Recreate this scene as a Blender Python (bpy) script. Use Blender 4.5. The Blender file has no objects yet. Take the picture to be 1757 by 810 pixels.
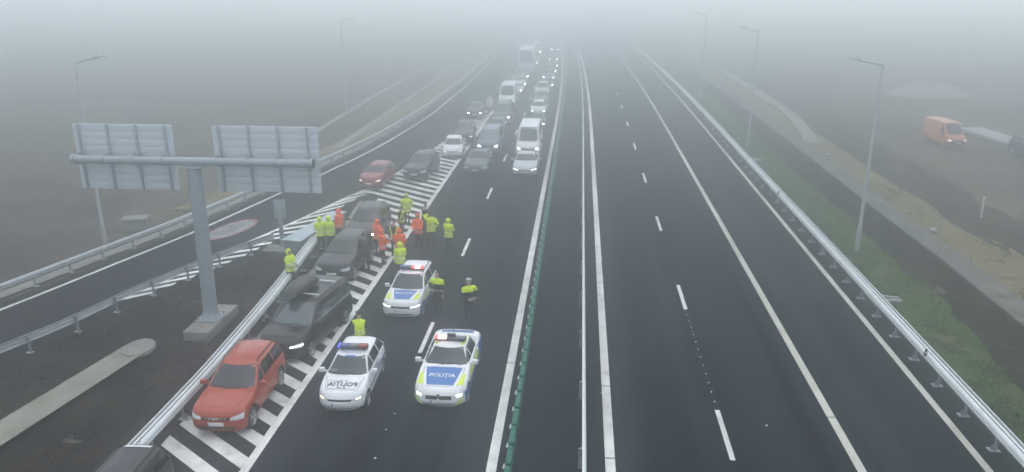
import bpy, bmesh, math, random
import numpy as np
from mathutils import Vector, Matrix
from mathutils.bvhtree import BVHTree
from mathutils import noise as mnoise
random.seed(7)
R = math.radians
S = bpy.context.scene
COL = S.collection

# ------------------------------------------------------------------ camera, sky, sun, exposure
cd = bpy.data.cameras.new('camera'); cam = bpy.data.objects.new('camera', cd); COL.objects.link(cam)
cd.sensor_width = 36; cd.lens = 27.743; cd.clip_start = 0.1; cd.clip_end = 3000
cam.location = (0, 0, 13.8); cam.rotation_euler = (R(90 - 17.926), 0, R(4.88))
S.camera = cam
SUN_EL, SUN_AZ = 78, 5          # azimuth measured from +Y clockwise
W = bpy.data.worlds.new('World'); S.world = W; W.use_nodes = True
nt = W.node_tree; nt.nodes.clear()
sky = nt.nodes.new('ShaderNodeTexSky'); sky.sky_type = 'NISHITA'; sky.sun_disc = False
sky.sun_elevation = R(SUN_EL); sky.sun_rotation = R(SUN_AZ)
sky.air_density = 1.0; sky.dust_density = 1.0; sky.ozone_density = 1.0
hs = nt.nodes.new('ShaderNodeHueSaturation'); hs.inputs['Saturation'].default_value = 0.40
bg = nt.nodes.new('ShaderNodeBackground'); bg.inputs[1].default_value = 0.15
wo = nt.nodes.new('ShaderNodeOutputWorld')
nt.links.new(sky.outputs[0], hs.inputs['Color']); nt.links.new(hs.outputs[0], bg.inputs[0]); nt.links.new(bg.outputs[0], wo.inputs[0])
sl = bpy.data.lights.new('sun', 'SUN'); sl.energy = 1.2; sl.angle = R(140); sl.color = (1, .98, .95)
so = bpy.data.objects.new('sun', sl); COL.objects.link(so)
so.rotation_euler = (R(90 - SUN_EL), 0, R(-SUN_AZ + 180))
S.view_settings.view_transform = 'Standard'; S.view_settings.look = 'None'
S.view_settings.exposure = 0.71; S.view_settings.gamma = 1; S.view_settings.use_curve_mapping = False
S.render.engine = 'CYCLES'
S.cycles.use_denoising = True
S.cycles.max_bounces = 6; S.cycles.diffuse_bounces = 2; S.cycles.glossy_bounces = 2; S.cycles.volume_bounces = 2
S.cycles.transmission_bounces = 2; S.cycles.transparent_max_bounces = 8
S.cycles.sample_clamp_indirect = 4
HAZE_DENSITY, HAZE_G = 0.0155, 0.905
HAZE_COLOR = (0.94, 0.99, 0.995)

# ------------------------------------------------------------------ materials
MATS = {}
def mat(name, col, rough=.6, metal=0., var=.12, scale=6., emit=None, strength=0., bump=0., coat=0., stretch=None, spec=.5):
    if name in MATS: return MATS[name]
    m = bpy.data.materials.new(name); m.use_nodes = True; n = m.node_tree.nodes; L = m.node_tree.links
    b = n['Principled BSDF']
    b.inputs['Roughness'].default_value = rough; b.inputs['Metallic'].default_value = metal
    b.inputs['Specular IOR Level'].default_value = spec
    if coat: b.inputs['Coat Weight'].default_value = coat; b.inputs['Coat Roughness'].default_value = .08
    tc = n.new('ShaderNodeTexCoord'); mp = n.new('ShaderNodeMapping')
    if stretch: mp.inputs['Scale'].default_value = stretch
    L.new(tc.outputs['Object'], mp.inputs[0])
    nz = n.new('ShaderNodeTexNoise'); nz.inputs['Scale'].default_value = scale; nz.inputs['Detail'].default_value = 6
    L.new(mp.outputs[0], nz.inputs['Vector'])
    rp = n.new('ShaderNodeValToRGB')
    lo = [max(0, c * (1 - var)) for c in col]; hi = [min(1, c * (1 + var)) for c in col]
    rp.color_ramp.elements[0].position = .3; rp.color_ramp.elements[1].position = .7
    rp.color_ramp.elements[0].color = (*lo, 1); rp.color_ramp.elements[1].color = (*hi, 1)
    L.new(nz.outputs['Fac'], rp.inputs[0]); L.new(rp.outputs[0], b.inputs['Base Color'])
    if bump:
        bp = n.new('ShaderNodeBump'); bp.inputs['Strength'].default_value = bump; bp.inputs['Distance'].default_value = .05
        L.new(nz.outputs['Fac'], bp.inputs['Height']); L.new(bp.outputs[0], b.inputs['Normal'])
    if emit:
        b.inputs['Emission Color'].default_value = (*emit, 1); b.inputs['Emission Strength'].default_value = strength
    MATS[name] = m; return m

def ground_mat(name, cols, scale=.3, detail_scale=9., bump=.5, stretch=None, rough=.9, contrast=(.35, .65), fine=.35):
    """two-colour patchy ground with a fine second noise"""
    m = bpy.data.materials.new(name); m.use_nodes = True; n = m.node_tree.nodes; L = m.node_tree.links
    b = n['Principled BSDF']; b.inputs['Roughness'].default_value = rough; b.inputs['Specular IOR Level'].default_value = .012
    tc = n.new('ShaderNodeTexCoord'); mp = n.new('ShaderNodeMapping')
    if stretch: mp.inputs['Scale'].default_value = stretch
    L.new(tc.outputs['Object'], mp.inputs[0])
    a = n.new('ShaderNodeTexNoise'); a.inputs['Scale'].default_value = scale; a.inputs['Detail'].default_value = 8; a.inputs['Roughness'].default_value = .65
    L.new(mp.outputs[0], a.inputs['Vector'])
    rp = n.new('ShaderNodeValToRGB'); e = rp.color_ramp.elements
    e[0].position, e[1].position = contrast; e[0].color = (*cols[0], 1); e[1].color = (*cols[-1], 1)
    for i, c in enumerate(cols[1:-1]):
        q = e.new(contrast[0] + (contrast[1] - contrast[0]) * (i + 1) / (len(cols) - 1)); q.color = (*c, 1)
    L.new(a.outputs['Fac'], rp.inputs[0])
    d = n.new('ShaderNodeTexNoise'); d.inputs['Scale'].default_value = detail_scale; d.inputs['Detail'].default_value = 5
    L.new(tc.outputs['Object'], d.inputs['Vector'])
    mr = n.new('ShaderNodeMapRange'); mr.inputs['From Min'].default_value = .3; mr.inputs['From Max'].default_value = .7
    mr.inputs['To Min'].default_value = 1 - fine; mr.inputs['To Max'].default_value = 1 + fine
    L.new(d.outputs['Fac'], mr.inputs['Value'])
    mx = n.new('ShaderNodeVectorMath'); mx.operation = 'SCALE'
    L.new(rp.outputs[0], mx.inputs[0]); L.new(mr.outputs[0], mx.inputs['Scale']); L.new(mx.outputs[0], b.inputs['Base Color'])
    bp = n.new('ShaderNodeBump'); bp.inputs['Strength'].default_value = bump; bp.inputs['Distance'].default_value = .08
    L.new(d.outputs['Fac'], bp.inputs['Height']); L.new(bp.outputs[0], b.inputs['Normal'])
    return m

def add_tracks(m, amount=.22):
    """long lengthwise streaks: paving lanes, wheel tracks and a few seams, multiplied into the base colour"""
    n = m.node_tree.nodes; L = m.node_tree.links; b = n['Principled BSDF']; src = b.inputs['Base Color'].links[0].from_socket
    tc = n.new('ShaderNodeTexCoord'); mp = n.new('ShaderNodeMapping'); mp.inputs['Scale'].default_value = (1, .012, 1); L.new(tc.outputs['Object'], mp.inputs[0])
    q = n.new('ShaderNodeTexNoise'); q.inputs['Scale'].default_value = .85; q.inputs['Detail'].default_value = 4; L.new(mp.outputs[0], q.inputs['Vector'])
    r = n.new('ShaderNodeMapRange'); r.inputs['From Min'].default_value = .3; r.inputs['From Max'].default_value = .7; r.inputs['To Min'].default_value = 1 - amount; r.inputs['To Max'].default_value = 1 + amount * 1.3; L.new(q.outputs['Fac'], r.inputs['Value'])
    k = n.new('ShaderNodeTexNoise'); k.inputs['Scale'].default_value = .09; k.inputs['Detail'].default_value = 5; L.new(tc.outputs['Object'], k.inputs['Vector'])
    r2 = n.new('ShaderNodeMapRange'); r2.inputs['From Min'].default_value = .35; r2.inputs['From Max'].default_value = .65; r2.inputs['To Min'].default_value = .82; r2.inputs['To Max'].default_value = 1.2; L.new(k.outputs['Fac'], r2.inputs['Value'])
    x = n.new('ShaderNodeVectorMath'); x.operation = 'SCALE'; L.new(src, x.inputs[0]); L.new(r.outputs[0], x.inputs['Scale'])
    y = n.new('ShaderNodeVectorMath'); y.operation = 'SCALE'; L.new(x.outputs[0], y.inputs[0]); L.new(r2.outputs[0], y.inputs['Scale']); L.new(y.outputs[0], b.inputs['Base Color'])
M = dict(
    asphalt=ground_mat('asphalt', [(.012, .0165, .0205), (.018, .0225, .027), (.027, .031, .035)], scale=.22, detail_scale=40, bump=.15, stretch=(1.0, .10, 1), rough=.62, contrast=(.3, .72), fine=.10),
    ramp_asphalt=ground_mat('ramp_asphalt', [(.014, .0165, .020), (.021, .0235, .027)], scale=.3, detail_scale=40, bump=.15, rough=.65, fine=.10),
    soil=ground_mat('dark_soil', [(.014, .0125, .012), (.028, .024, .022), (.068, .055, .046)], scale=.45, detail_scale=7, bump=.9, contrast=(.3, .75), fine=.5),
    field=ground_mat('field_earth', [(.046, .041, .038), (.094, .082, .070), (.14, .128, .088)], scale=.06, detail_scale=2.2, bump=.8, contrast=(.35, .7), fine=.35),
    track=ground_mat('muddy_track', [(.038, .034, .033), (.065, .056, .050)], scale=.25, detail_scale=3, bump=.8, fine=.35),
    drygrass=ground_mat('dry_grass_strip', [(.10, .092, .06), (.19, .165, .105), (.14, .15, .075)], scale=.35, detail_scale=6, bump=.9, fine=.4),
    grass=ground_mat('verge_grass', [(.100, .082, .055), (.062, .088, .034), (.046, .086, .026), (.095, .112, .048)], scale=.55, detail_scale=8, bump=1, fine=.55, contrast=(.3, .75)),
    concrete=ground_mat('weathered_concrete', [(.20, .20, .18), (.29, .285, .265)], scale=1.2, detail_scale=14, bump=.2, fine=.15, contrast=(.3, .7)),
    mossy=ground_mat('mossy_concrete', [(.20, .205, .165), (.31, .31, .27)], scale=.9, detail_scale=12, bump=.25, fine=.18, contrast=(.3, .7)),
    channel_grey=ground_mat('channel_concrete', [(.085, .088, .08), (.15, .15, .138), (.20, .20, .185)], scale=.7, detail_scale=8, bump=.4, fine=.3, contrast=(.28, .72)),
    pale=ground_mat('pale_gravel', [(.32, .33, .33), (.42, .43, .43)], scale=.5, detail_scale=8, bump=.4, fine=.12),
    line=ground_mat('road_paint', [(.40, .40, .38), (.60, .60, .57), (.70, .70, .67)], scale=1.3, detail_scale=22, bump=.1, fine=.16, contrast=(.28, .6)),
    line_aged=ground_mat('aged_road_paint', [(.34, .34, .30), (.47, .47, .41), (.54, .54, .48)], scale=.8, detail_scale=22, bump=.1, fine=.12, contrast=(.25, .6)),
    line_faded=ground_mat('faded_road_paint', [(.15, .15, .15), (.36, .36, .36)], scale=1.6, detail_scale=12, bump=.1, fine=.2, contrast=(.3, .65)),
    steel_dull=mat('dull_galvanized', (.40, .44, .45), .5, .1, var=.12, scale=2.5), lamp_steel=mat('lamp_pole_grey', (.36, .39, .40), .55, .1, var=.06),
    line_red=mat('road_paint_red', (.26, .05, .06), .6, var=.3),
    line_grey=mat('road_paint_grey', (.14, .145, .15), .6),
    steel=mat('galvanized_steel', (.66, .70, .71), .45, .12, var=.10, scale=2.5),
    steel_dark=mat('galvanized_post', (.30, .325, .34), .5, .3, var=.15),
    gantry=mat('gantry_steel', (.30, .345, .375), .5, .25, var=.07, scale=1.5),
    panel=mat('sign_back_aluminium', (.56, .61, .64), .45, .1, var=.06, scale=1.2, stretch=(.3, 1, 9)),
    green=mat('green_plastic', (.007, .115, .072), .6, var=.25, scale=3),
    white_plastic=mat('white_plastic', (.70, .71, .70), .45, var=.05),
    cream=mat('cream_plastic', (.66, .58, .42), .5, var=.06),
    black=mat('black_trim', (.018, .019, .021), .45, var=.2),
    tyre=mat('tyre_rubber', (.022, .022, .023), .8, var=.2),
    rim=mat('alloy_rim', (.42, .43, .44), .35, .7, var=.08),
    glass=mat('car_glass', (.022, .036, .043), .10, 0, var=.05, spec=.5),
    van_glass=mat('van_glass', (.055, .080, .095), .08, 0, var=.05, spec=.9),
    side_glass=mat('side_glass', (.012, .015, .017), .08, 0, var=.05, spec=.6),
    chrome=mat('chrome', (.62, .64, .66), .2, .9, var=.03),
    plate=mat('number_plate_white', (.72, .73, .72), .5, var=.05),
    plate_blue=mat('plate_blue', (.03, .08, .42), .5),
    plate_ink=mat('plate_ink', (.05, .05, .055), .6),
    lens=mat('headlight_lens', (.62, .66, .68), .12, 0, var=.10, scale=14, spec=.7),
    lamp_on=mat('lamp_lit', (1, 1, 1), .3, emit=(1, .97, .90), strength=24.),
    drl=mat('running_light', (1, 1, 1), .3, emit=(.95, .98, 1), strength=2.6),
    warm_on=mat('halogen_lit', (1, .95, .8), .3, emit=(1, .86, .52), strength=1.5),
    tail=mat('tail_lens', (.30, .012, .012), .25, var=.1),
    red_on=mat('beacon_red_lit', (.8, .03, .03), .3, emit=(1, .10, .10), strength=1.3),
    redcore_on=mat('beacon_red_core', (.9, .5, .5), .3, emit=(1, .60, .58), strength=2.2),
    blue_on=mat('beacon_blue_lit', (.05, .05, .8), .3, emit=(.10, .08, 1), strength=1.6),
    red_off=mat('beacon_red', (.28, .025, .035), .25, var=.05),
    blue_off=mat('beacon_blue', (.055, .085, .26), .25, var=.05),
    beacon_grey=mat('beacon_grey', (.13, .135, .15), .3, var=.1),
    pol_blue=mat('police_blue', (.010, .125, .42), .4, var=.05, coat=.5),
    pol_yellow=mat('police_yellow', (.62, .76, .05), .45, var=.04),
    pol_ink=mat('police_lettering', (.05, .06, .09), .5),
    pol_white=mat('police_white_letter', (.8, .82, .85), .5),
    skin=mat('skin', (.50, .31, .23), .55, var=.05), eye=mat('eye_dark', (.02, .015, .012), .3), lip=mat('lip', (.32, .12, .11), .5),
    hair=mat('dark_hair', (.022, .017, .014), .6), shoe=mat('black_boots', (.02, .02, .021), .6),
    navy=mat('navy_trousers', (.020, .024, .036), .8), jeans=mat('blue_jeans', (.055, .085, .13), .85, var=.15), grey_cloth=mat('dark_grey_trousers', (.042, .045, .05), .85),
    pol_cloth=mat('police_uniform', (.016, .018, .024), .75), belt=mat('grey_belt', (.22, .23, .25), .6), cap_grey=mat('grey_cap', (.33, .35, .38), .7),
)
add_tracks(M['line'], .22); add_tracks(M['line_aged'], .2); add_tracks(M['asphalt'], .45); add_tracks(M['ramp_asphalt'], .25)
PAINT = dict(orange_red=(.36, .042, .013), black=(.006, .006, .007), dark_grey=(.011, .014, .016), olive=(.013, .018, .018), white=(.78, .79, .80), red=(.24, .014, .022),
             grey=(.085, .10, .11), blue_grey=(.10, .13, .20), silver=(.50, .53, .54), dark_green=(.045, .07, .07), van_orange=(.55, .17, .075), navy=(.03, .04, .08))
def paint(c):
    return mat('paint_' + c, PAINT[c], .32, .25 if c in ('silver', 'grey', 'blue_grey') else 0., var=.05, scale=1.2, coat=.15 if max(PAINT[c]) < .12 else .4)

# ------------------------------------------------------------------ helpers
def tag(o, label=None, cat=None, group=None, kind=None):
    if label: o['label'] = label
    if cat: o['category'] = cat
    if group: o['group'] = group
    if kind: o['kind'] = kind
    return o
def empty(name, loc=(0, 0, 0), rz=0.):
    o = bpy.data.objects.new(name, None); COL.objects.link(o); o.location = loc; o.rotation_euler = (0, 0, rz); o.empty_display_size = .3
    return o
def link(name, me, parent=None, loc=None):
    o = bpy.data.objects.new(name, me); COL.objects.link(o)
    if parent is not None: o.parent = parent
    if loc is not None: o.location = loc
    return o
def obj(name, bm, mats, parent=None, smooth=35, loc=None):
    me = bpy.data.meshes.new(name)
    if not isinstance(mats, (list, tuple)): mats = [mats]
    for m in mats: me.materials.append(m)
    if smooth:
        bm.normal_update()
        lim = R(smooth)
        for f in bm.faces: f.smooth = True
        for e in bm.edges:
            if len(e.link_faces) == 2: e.smooth = e.calc_face_angle(0) < lim
    bm.to_mesh(me); bm.free()
    return link(name, me, parent, loc)
def quad(bm, a, b, c, d, mi=0):
    f = bm.faces.new([bm.verts.new(p) for p in (a, b, c, d)]); f.material_index = mi; return f
def box(bm, c, s, rz=0., bev=0., mi=0, mtx=None):
    r = bmesh.ops.create_cube(bm, size=1.0)
    vs = r['verts']
    T = Matrix.Translation(c) @ Matrix.Rotation(rz, 4, 'Z') @ Matrix.Diagonal((*s, 1))
    if mtx is not None: T = mtx @ T
    bmesh.ops.transform(bm, matrix=T, verts=vs)
    fs = list({f for v in vs for f in v.link_faces})
    for f in fs: f.material_index = mi
    if bev:
        es = list({e for v in vs for e in v.link_edges})
        r = bmesh.ops.bevel(bm, geom=es, offset=bev, segments=2, affect='EDGES', profile=.6)
        for f in r['faces']: f.material_index = mi
def tube(bm, pts, rad, n=10, mi=0, caps=True):
    pts = [Vector(p) for p in pts]; rings = []
    if not isinstance(rad, (list, tuple)): rad = [rad] * len(pts)
    up0 = Vector((0, 0, 1))
    for i, p in enumerate(pts):
        d = (pts[min(i + 1, len(pts) - 1)] - pts[max(i - 1, 0)]).normalized()
        a = d.cross(up0)
        if a.length < .05: a = d.cross(Vector((0, 1, 0)))
        a.normalize(); b = d.cross(a).normalized()
        rr = rad[i] if isinstance(rad[i], (list, tuple)) else (rad[i], rad[i])
        rings.append([bm.verts.new(p + a * rr[0] * math.cos(2 * math.pi * k / n) + b * rr[1] * math.sin(2 * math.pi * k / n)) for k in range(n)])
    for r0, r1 in zip(rings, rings[1:]):
        for k in range(n):
            f = bm.faces.new((r0[k], r0[(k + 1) % n], r1[(k + 1) % n], r1[k])); f.material_index = mi
    if caps:
        f = bm.faces.new(rings[0][::-1]); f.material_index = mi
        f = bm.faces.new(rings[-1]); f.material_index = mi
def extrude_profile(bm, path, prof, mi=0):
    """prof: list of (offset to the right of travel, z); path: list of (x,y)"""
    rings = []
    for i, p in enumerate(path):
        a = Vector(path[max(i - 1, 0)]); b = Vector(path[min(i + 1, len(path) - 1)])
        d = (b - a).normalized(); nrm = Vector((d.y, -d.x))
        z0 = p[2] if len(p) > 2 else 0
        rings.append([bm.verts.new((p[0] + nrm.x * o, p[1] + nrm.y * o, z + z0)) for o, z in prof])
    n = len(prof)
    for r0, r1 in zip(rings, rings[1:]):
        for k in range(n):
            f = bm.faces.new((r0[k], r1[k], r1[(k + 1) % n], r0[(k + 1) % n])); f.material_index = mi
    bm.faces.new(rings[0]).material_index = mi; bm.faces.new(rings[-1][::-1]).material_index = mi
def cx(X, Y): return X - max(0, Y - 75) ** 2 / 5200.
def heading(Y): return math.atan(max(0, Y - 75) / 2600.)
def lerp(a, b, t): return a + (b - a) * t
def interp(pts, y):
    """pts: [(y, v)] ascending"""
    if y <= pts[0][0]: return pts[0][1]
    for (a, va), (b, vb) in zip(pts, pts[1:]):
        if y <= b: return lerp(va, vb, (y - a) / (b - a))
    return pts[-1][1]
def resample(path, step):
    out = [Vector(path[0])]; 
    for a, b in zip(path, path[1:]):
        a, b = Vector(a), Vector(b); n = max(1, int((b - a).length / step))
        out += [a.lerp(b, (k + 1) / n) for k in range(n)]
    return [tuple(p) for p in out]
def smooth_path(path, step):
    """Catmull-Rom through path"""
    P = [Vector(p) for p in path]; out = []
    for i in range(len(P) - 1):
        p0, p1, p2, p3 = P[max(i - 1, 0)], P[i], P[i + 1], P[min(i + 2, len(P) - 1)]
        n = max(1, int((p2 - p1).length / step))
        for k in range(n):
            t = k / n
            out.append(tuple(.5 * ((2 * p1) + (p2 - p0) * t + (2 * p0 - 5 * p1 + 4 * p2 - p3) * t * t + (3 * p1 - p0 - 3 * p2 + p3) * t ** 3)))
    out.append(tuple(P[-1])); return out
def evaluated(bm, build):
    """put bm in a temp object, let build(obj) add modifiers, return evaluated bmesh"""
    me = bpy.data.meshes.new('tmp'); bm.to_mesh(me); bm.free()
    o = bpy.data.objects.new('tmp', me); COL.objects.link(o)
    build(o)
    dg = bpy.context.evaluated_depsgraph_get(); dg.update()
    ev = o.evaluated_get(dg); m2 = bpy.data.meshes.new_from_object(ev, depsgraph=dg)
    out = bmesh.new(); out.from_mesh(m2)
    bpy.data.objects.remove(o); bpy.data.meshes.remove(me); bpy.data.meshes.remove(m2)
    return out
TEXTS = {}
def text_verts(txt, height):
    """flat text mesh centred on the origin: (verts, faces)"""
    if txt not in TEXTS:
        c = bpy.data.curves.new('txt', 'FONT'); c.body = txt; c.align_x = 'CENTER'; c.align_y = 'CENTER'; c.size = 1; c.resolution_u = 3; c.offset = .018
        o = bpy.data.objects.new('txt', c); COL.objects.link(o)
        dg = bpy.context.evaluated_depsgraph_get(); dg.update()
        me = bpy.data.meshes.new_from_object(o.evaluated_get(dg), depsgraph=dg)
        TEXTS[txt] = ([tuple(v.co) for v in me.vertices], [tuple(p.vertices) for p in me.polygons])
        bpy.data.objects.remove(o); bpy.data.curves.remove(c); bpy.data.meshes.remove(me)
    V, F = TEXTS[txt]
    return [(x * height * 1.35, y * height * 1.35) for x, y, z in V], F
# ------------------------------------------------------------------ ground, roads, markings
def sheet(name, pts_l, pts_r, z, m, kind='structure', rough=0., cols=1):
    """ribbon between two polylines with equal count"""
    bm = bmesh.new(); rows = []
    for a, b in zip(pts_l, pts_r):
        row = []
        for k in range(cols + 1):
            t = k / cols; x, y = lerp(a[0], b[0], t), lerp(a[1], b[1], t)
            zz = z
            if rough and 0 < k < cols: zz += rough * (mnoise.noise((x * .9, y * .9, 3)) + .6 * mnoise.noise((x * 2.3, y * 2.3, 9)))
            row.append(bm.verts.new((x, y, zz)))
        rows.append(row)
    for r0, r1 in zip(rows, rows[1:]):
        for k in range(cols): bm.faces.new((r0[k], r0[k + 1], r1[k + 1], r1[k]))
    o = obj(name, bm, m, smooth=60 if rough else 0); tag(o, kind=kind); return o
Ys = [-30] + list(range(-20, 60, 5)) + list(range(60, 340, 6)) + [380, 440, 520, 640]
# base ground
bm = bmesh.new(); G = 60; rows = []
xs = [-650, -450, -300, -220, -160, -120, -95] + list(range(-80, 81, 4)) + [95, 120, 160, 220, 300, 450, 650]
ys = [-60, -40, -20] + list(range(0, 180, 4)) + [200, 230, 270, 320, 400, 500, 660]
for y in ys:
    row = []
    for x in xs:
        far = max(0, min(1, (abs(x + (7 if x < 0 else 0)) - 24) / 8))
        z = -.06 + far * .22 * mnoise.noise((x * .07, y * .07, 1)) + far * .10 * mnoise.noise((x * .3, y * .3, 4))
        row.append(bm.verts.new((x, y, z)))
    rows.append(row)
for r0, r1 in zip(rows, rows[1:]):
    for k in range(len(xs) - 1): bm.faces.new((r0[k], r0[k + 1], r1[k + 1], r1[k]))
tag(obj('ground', bm, M['field'], smooth=60), kind='structure')

# exit ramp: outer and inner edges (x, y)
RO_LINE = [(-27.6, 23), (-25.2, 30.03), (-23.46, 36.23), (-21.91, 42.05), (-20.21, 50.55), (-18.95, 57.05), (-17.35, 67.23), (-16.1, 83.1), (-15.85, 95), (cx(-15.4, 113.9), 113.9), (cx(-15.2, 144), 144), (cx(-15.0, 200), 200), (cx(-15, 300), 300)]
RI_LINE = [(-24.2, 22.6), (-21.75, 29), (-19.79, 33.98), (-18.87, 37.7), (-18.0, 40.5), (-16.75, 44.6), (-15.55, 49.2), (-13.95, 54.9), (-12.47, 63.97), (-11.8, 70.39), (-10.85, 81.63), (-10.2, 88.5)]
ro = smooth_path(RO_LINE, 1.5); ri = smooth_path(RI_LINE, 1.2)
def offset_path(path, d):
    out = []
    for i, p in enumerate(path):
        a = Vector(path[max(i - 1, 0)]); b = Vector(path[min(i + 1, len(path) - 1)]); t = (b - a).normalized()
        out.append((p[0] + t.y * d, p[1] - t.x * d))
    return out
def at_y(path, y):
    for a, b in zip(path, path[1:]):
        if a[1] <= y <= b[1]: return lerp(a[0], b[0], (y - a[1]) / max(1e-6, b[1] - a[1]))
    return path[0][0] if y < path[0][1] else path[-1][0]
ro_edge = offset_path(ro, -.75)
# nose boundary on the ramp side, then apex, then the gutter side
NOSE_L = [(-26.0, 15), (-22.0, 25.0), (-20.5, 28.6), (-19.3, 32.2), (-18.1, 35.2), (-16.7, 37.5)]
NOSE_R = [(-12.45, -20), (-12.45, 24), (-12.20, 30), (-12.16, 32), (-12.52, 36.5), (-12.97, 42.25), (-13.45, 49.5)]
ry = [15, 18, 20, 22.6, 25, 28, 31, 34, 37, 40, 43, 46, 50, 55, 60, 66, 72, 78, 84, 92, 100, 110, 120, 132, 145, 160, 180, 200, 240, 300]
nl = smooth_path(NOSE_L, 1.0)
def nose_left(y):
    if y <= 37.5: return at_y(nl, y)
    return min(at_y(NOSE_R, y) - .1, lerp(-16.7, -14.6, (y - 37.5) / 3)) if y < 40.5 else -13.0 if y > 49.5 else at_y(NOSE_R, y) + .02
ROE = [(-31.5, 12)] + ro_edge
sheet('ramp_road', [(at_y(ROE, y) if y > 23 else lerp(-33, at_y(ROE, 23), (y - 15) / 8), y) for y in ry], [(max(nose_left(y), -100) if y < 55 else cx(-11.0, y), y) for y in ry], 0.0, M['ramp_asphalt'], cols=3)
sheet('motorway_road', [(at_y(NOSE_R, y) if y < 49.5 else cx(-13.45, y), y) for y in Ys], [(cx(13.35, y), y) for y in Ys], .004, M['asphalt'], cols=4)
# concrete gutter along the gore guardrail
def ribbon(name, path, w, z, m, **k): return sheet(name, offset_path(path, -w / 2), offset_path(path, w / 2), z, m, **k)
gp = smooth_path([(-12.5, 26.5), (-12.55, 32.2), (-12.83, 36), (-13.27, 41.7), (-13.88, 49.1)], .8)
ribbon('concrete_gutter', gp, .72, .016, M['mossy'])
# soil of the nose between the two guardrails
ny = [10 + i * .5 for i in range(57)]
sheet('nose_soil', [(nose_left(y) + .05 if y < 37.5 else nose_left(y), y) for y in ny], [(at_y(NOSE_R, y) - .02, y) for y in ny], -.02, M['soil'], rough=.07, cols=26)
bm = bmesh.new()
for i in range(900):
    y = random.uniform(17, 37); x = random.uniform(nose_left(y) + .4, at_y(NOSE_R, y) - .3); s = random.uniform(.02, .06) * (1 + 1.5 * (random.random() ** 6))
    r = bmesh.ops.create_icosphere(bm, subdivisions=1, radius=s)
    bmesh.ops.transform(bm, matrix=Matrix.Translation((x, y, 0.0)) @ Matrix.Rotation(random.random() * 6, 4, 'Z') @ Matrix.Diagonal((1, random.uniform(.6, 1.4), .6, 1)), verts=r['verts'])
tag(obj('soil_rubble', bm, M['soil']), kind='stuff')
bm = bmesh.new()
for i in range(2600):
    y = random.uniform(17, 38); x = random.uniform(nose_left(y) + .2, at_y(NOSE_R, y) - .2)
    if mnoise.noise((x * .6, y * .6, 11)) < .22: continue
    h = random.uniform(.03, .13); w = random.uniform(.008, .02); a = random.random() * 6.28; b_ = random.random() * 6.28
    p_ = Vector((x, y, -.02)); d_ = Vector((math.cos(a), math.sin(a), 0)) * w
    f = bm.faces.new((bm.verts.new(p_ - d_), bm.verts.new(p_ + d_), bm.verts.new(p_ + Vector((math.cos(b_) * .07, math.sin(b_) * .07, h))))); f.material_index = random.choice((0, 1))
tag(obj('soil_weeds', bm, [mat('weed_straw', (.12, .105, .06), .8, var=.3), mat('weed_green', (.05, .07, .03), .8, var=.3)], smooth=0), kind='stuff')
# drainage channel in the nose, rounded mouth
bm = bmesh.new()
L_ = [(lerp(-19.05, -17.58, t), lerp(18.5, 26.75, t)) for t in [k / 10 for k in range(11)]]; R_ = [(lerp(-17.78, -16.46, t), lerp(18.2, 26.35, t)) for t in [k / 10 for k in range(11)]]
ch = []
for (a, b) in zip(L_, R_):
    prof = [(0, .05), (.06, .06), (.24, -.0), (.5, -.02), (.76, .0), (.94, .06), (1, .05)]
    ch.append([bm.verts.new((lerp(a[0], b[0], t), lerp(a[1], b[1], t), z + .10)) for t, z in prof])
for r0, r1 in zip(ch, ch[1:]):
    for k in range(len(r0) - 1): bm.faces.new((r0[k], r0[k + 1], r1[k + 1], r1[k]))
tag(obj('drainage_channel', bm, M['mossy'], smooth=30), kind='structure')
bm = bmesh.new()
r = bmesh.ops.create_cone(bm, cap_ends=True, segments=32, radius1=.62, radius2=.58, depth=.12)
bmesh.ops.transform(bm, matrix=Matrix.Translation((-16.98, 26.75, .09)) @ Matrix.Rotation(.15, 4, 'Z') @ Matrix.Diagonal((1, 1.3, 1, 1)), verts=r['verts'])
tag(obj('channel_mouth', bm, M['concrete']), kind='structure')
# ground strips on the right of the motorway
def wavy(path, amp, sc=.35, seed=0):
    return [(x + amp * mnoise.noise((y * sc, seed, 1)) + amp * .5 * mnoise.noise((y * sc * 3, seed, 7)), y) for x, y in path]
yy = [5 + i * 1.0 for i in range(140)]
sheet('asphalt_shoulder_gravel', [(cx(13.3, y), y) for y in yy], wavy([(cx(14.0, y), y) for y in yy], .5, .35, 5), -.012, M['track'])
GRASS_L = wavy([(cx(14.0, y), y) for y in yy], .5, .35, 5)
GRASS_R = wavy([(cx(16.5 - max(0, 32 - y) * .10, y), y) for y in yy], .6, .3, 9)
sheet('grass_verge', GRASS_L, GRASS_R, -.008, M['grass'], rough=.05, cols=8)
CH_L = [(18.75, y) for y in yy]; 
sheet('dark_ditch', [(x - .15, y) for x, y in GRASS_R], [(cx(18.85, y), y) for y in yy], -.03, M['soil'], rough=.05, cols=8)
cp = smooth_path([(19.45, 5), (19.5, 32), (19.65, 40), (19.5, 50), (19.6, 58), (19.55, 72), (cx(19.4, 92), 92), (cx(19.3, 117), 117), (cx(19.3, 150), 150)], 1.5)
bm = bmesh.new(); extrude_profile(bm, cp, [(-.70, -.05), (-.70, .06), (-.60, .06), (-.42, .0), (.35, .0), (.55, .07), (.66, .07), (.66, -.05)])
tag(obj('concrete_channel', bm, M['channel_grey'], smooth=20), kind='structure')
sheet('dry_grass_strip', [(cx(20.25, y), y) for y in yy], wavy([(cx(22.9 + (.5 if y < 45 else -.4), y), y) for y in yy], .5, .2, 3), -.028, M['drygrass'], rough=.05, cols=5)
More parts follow.
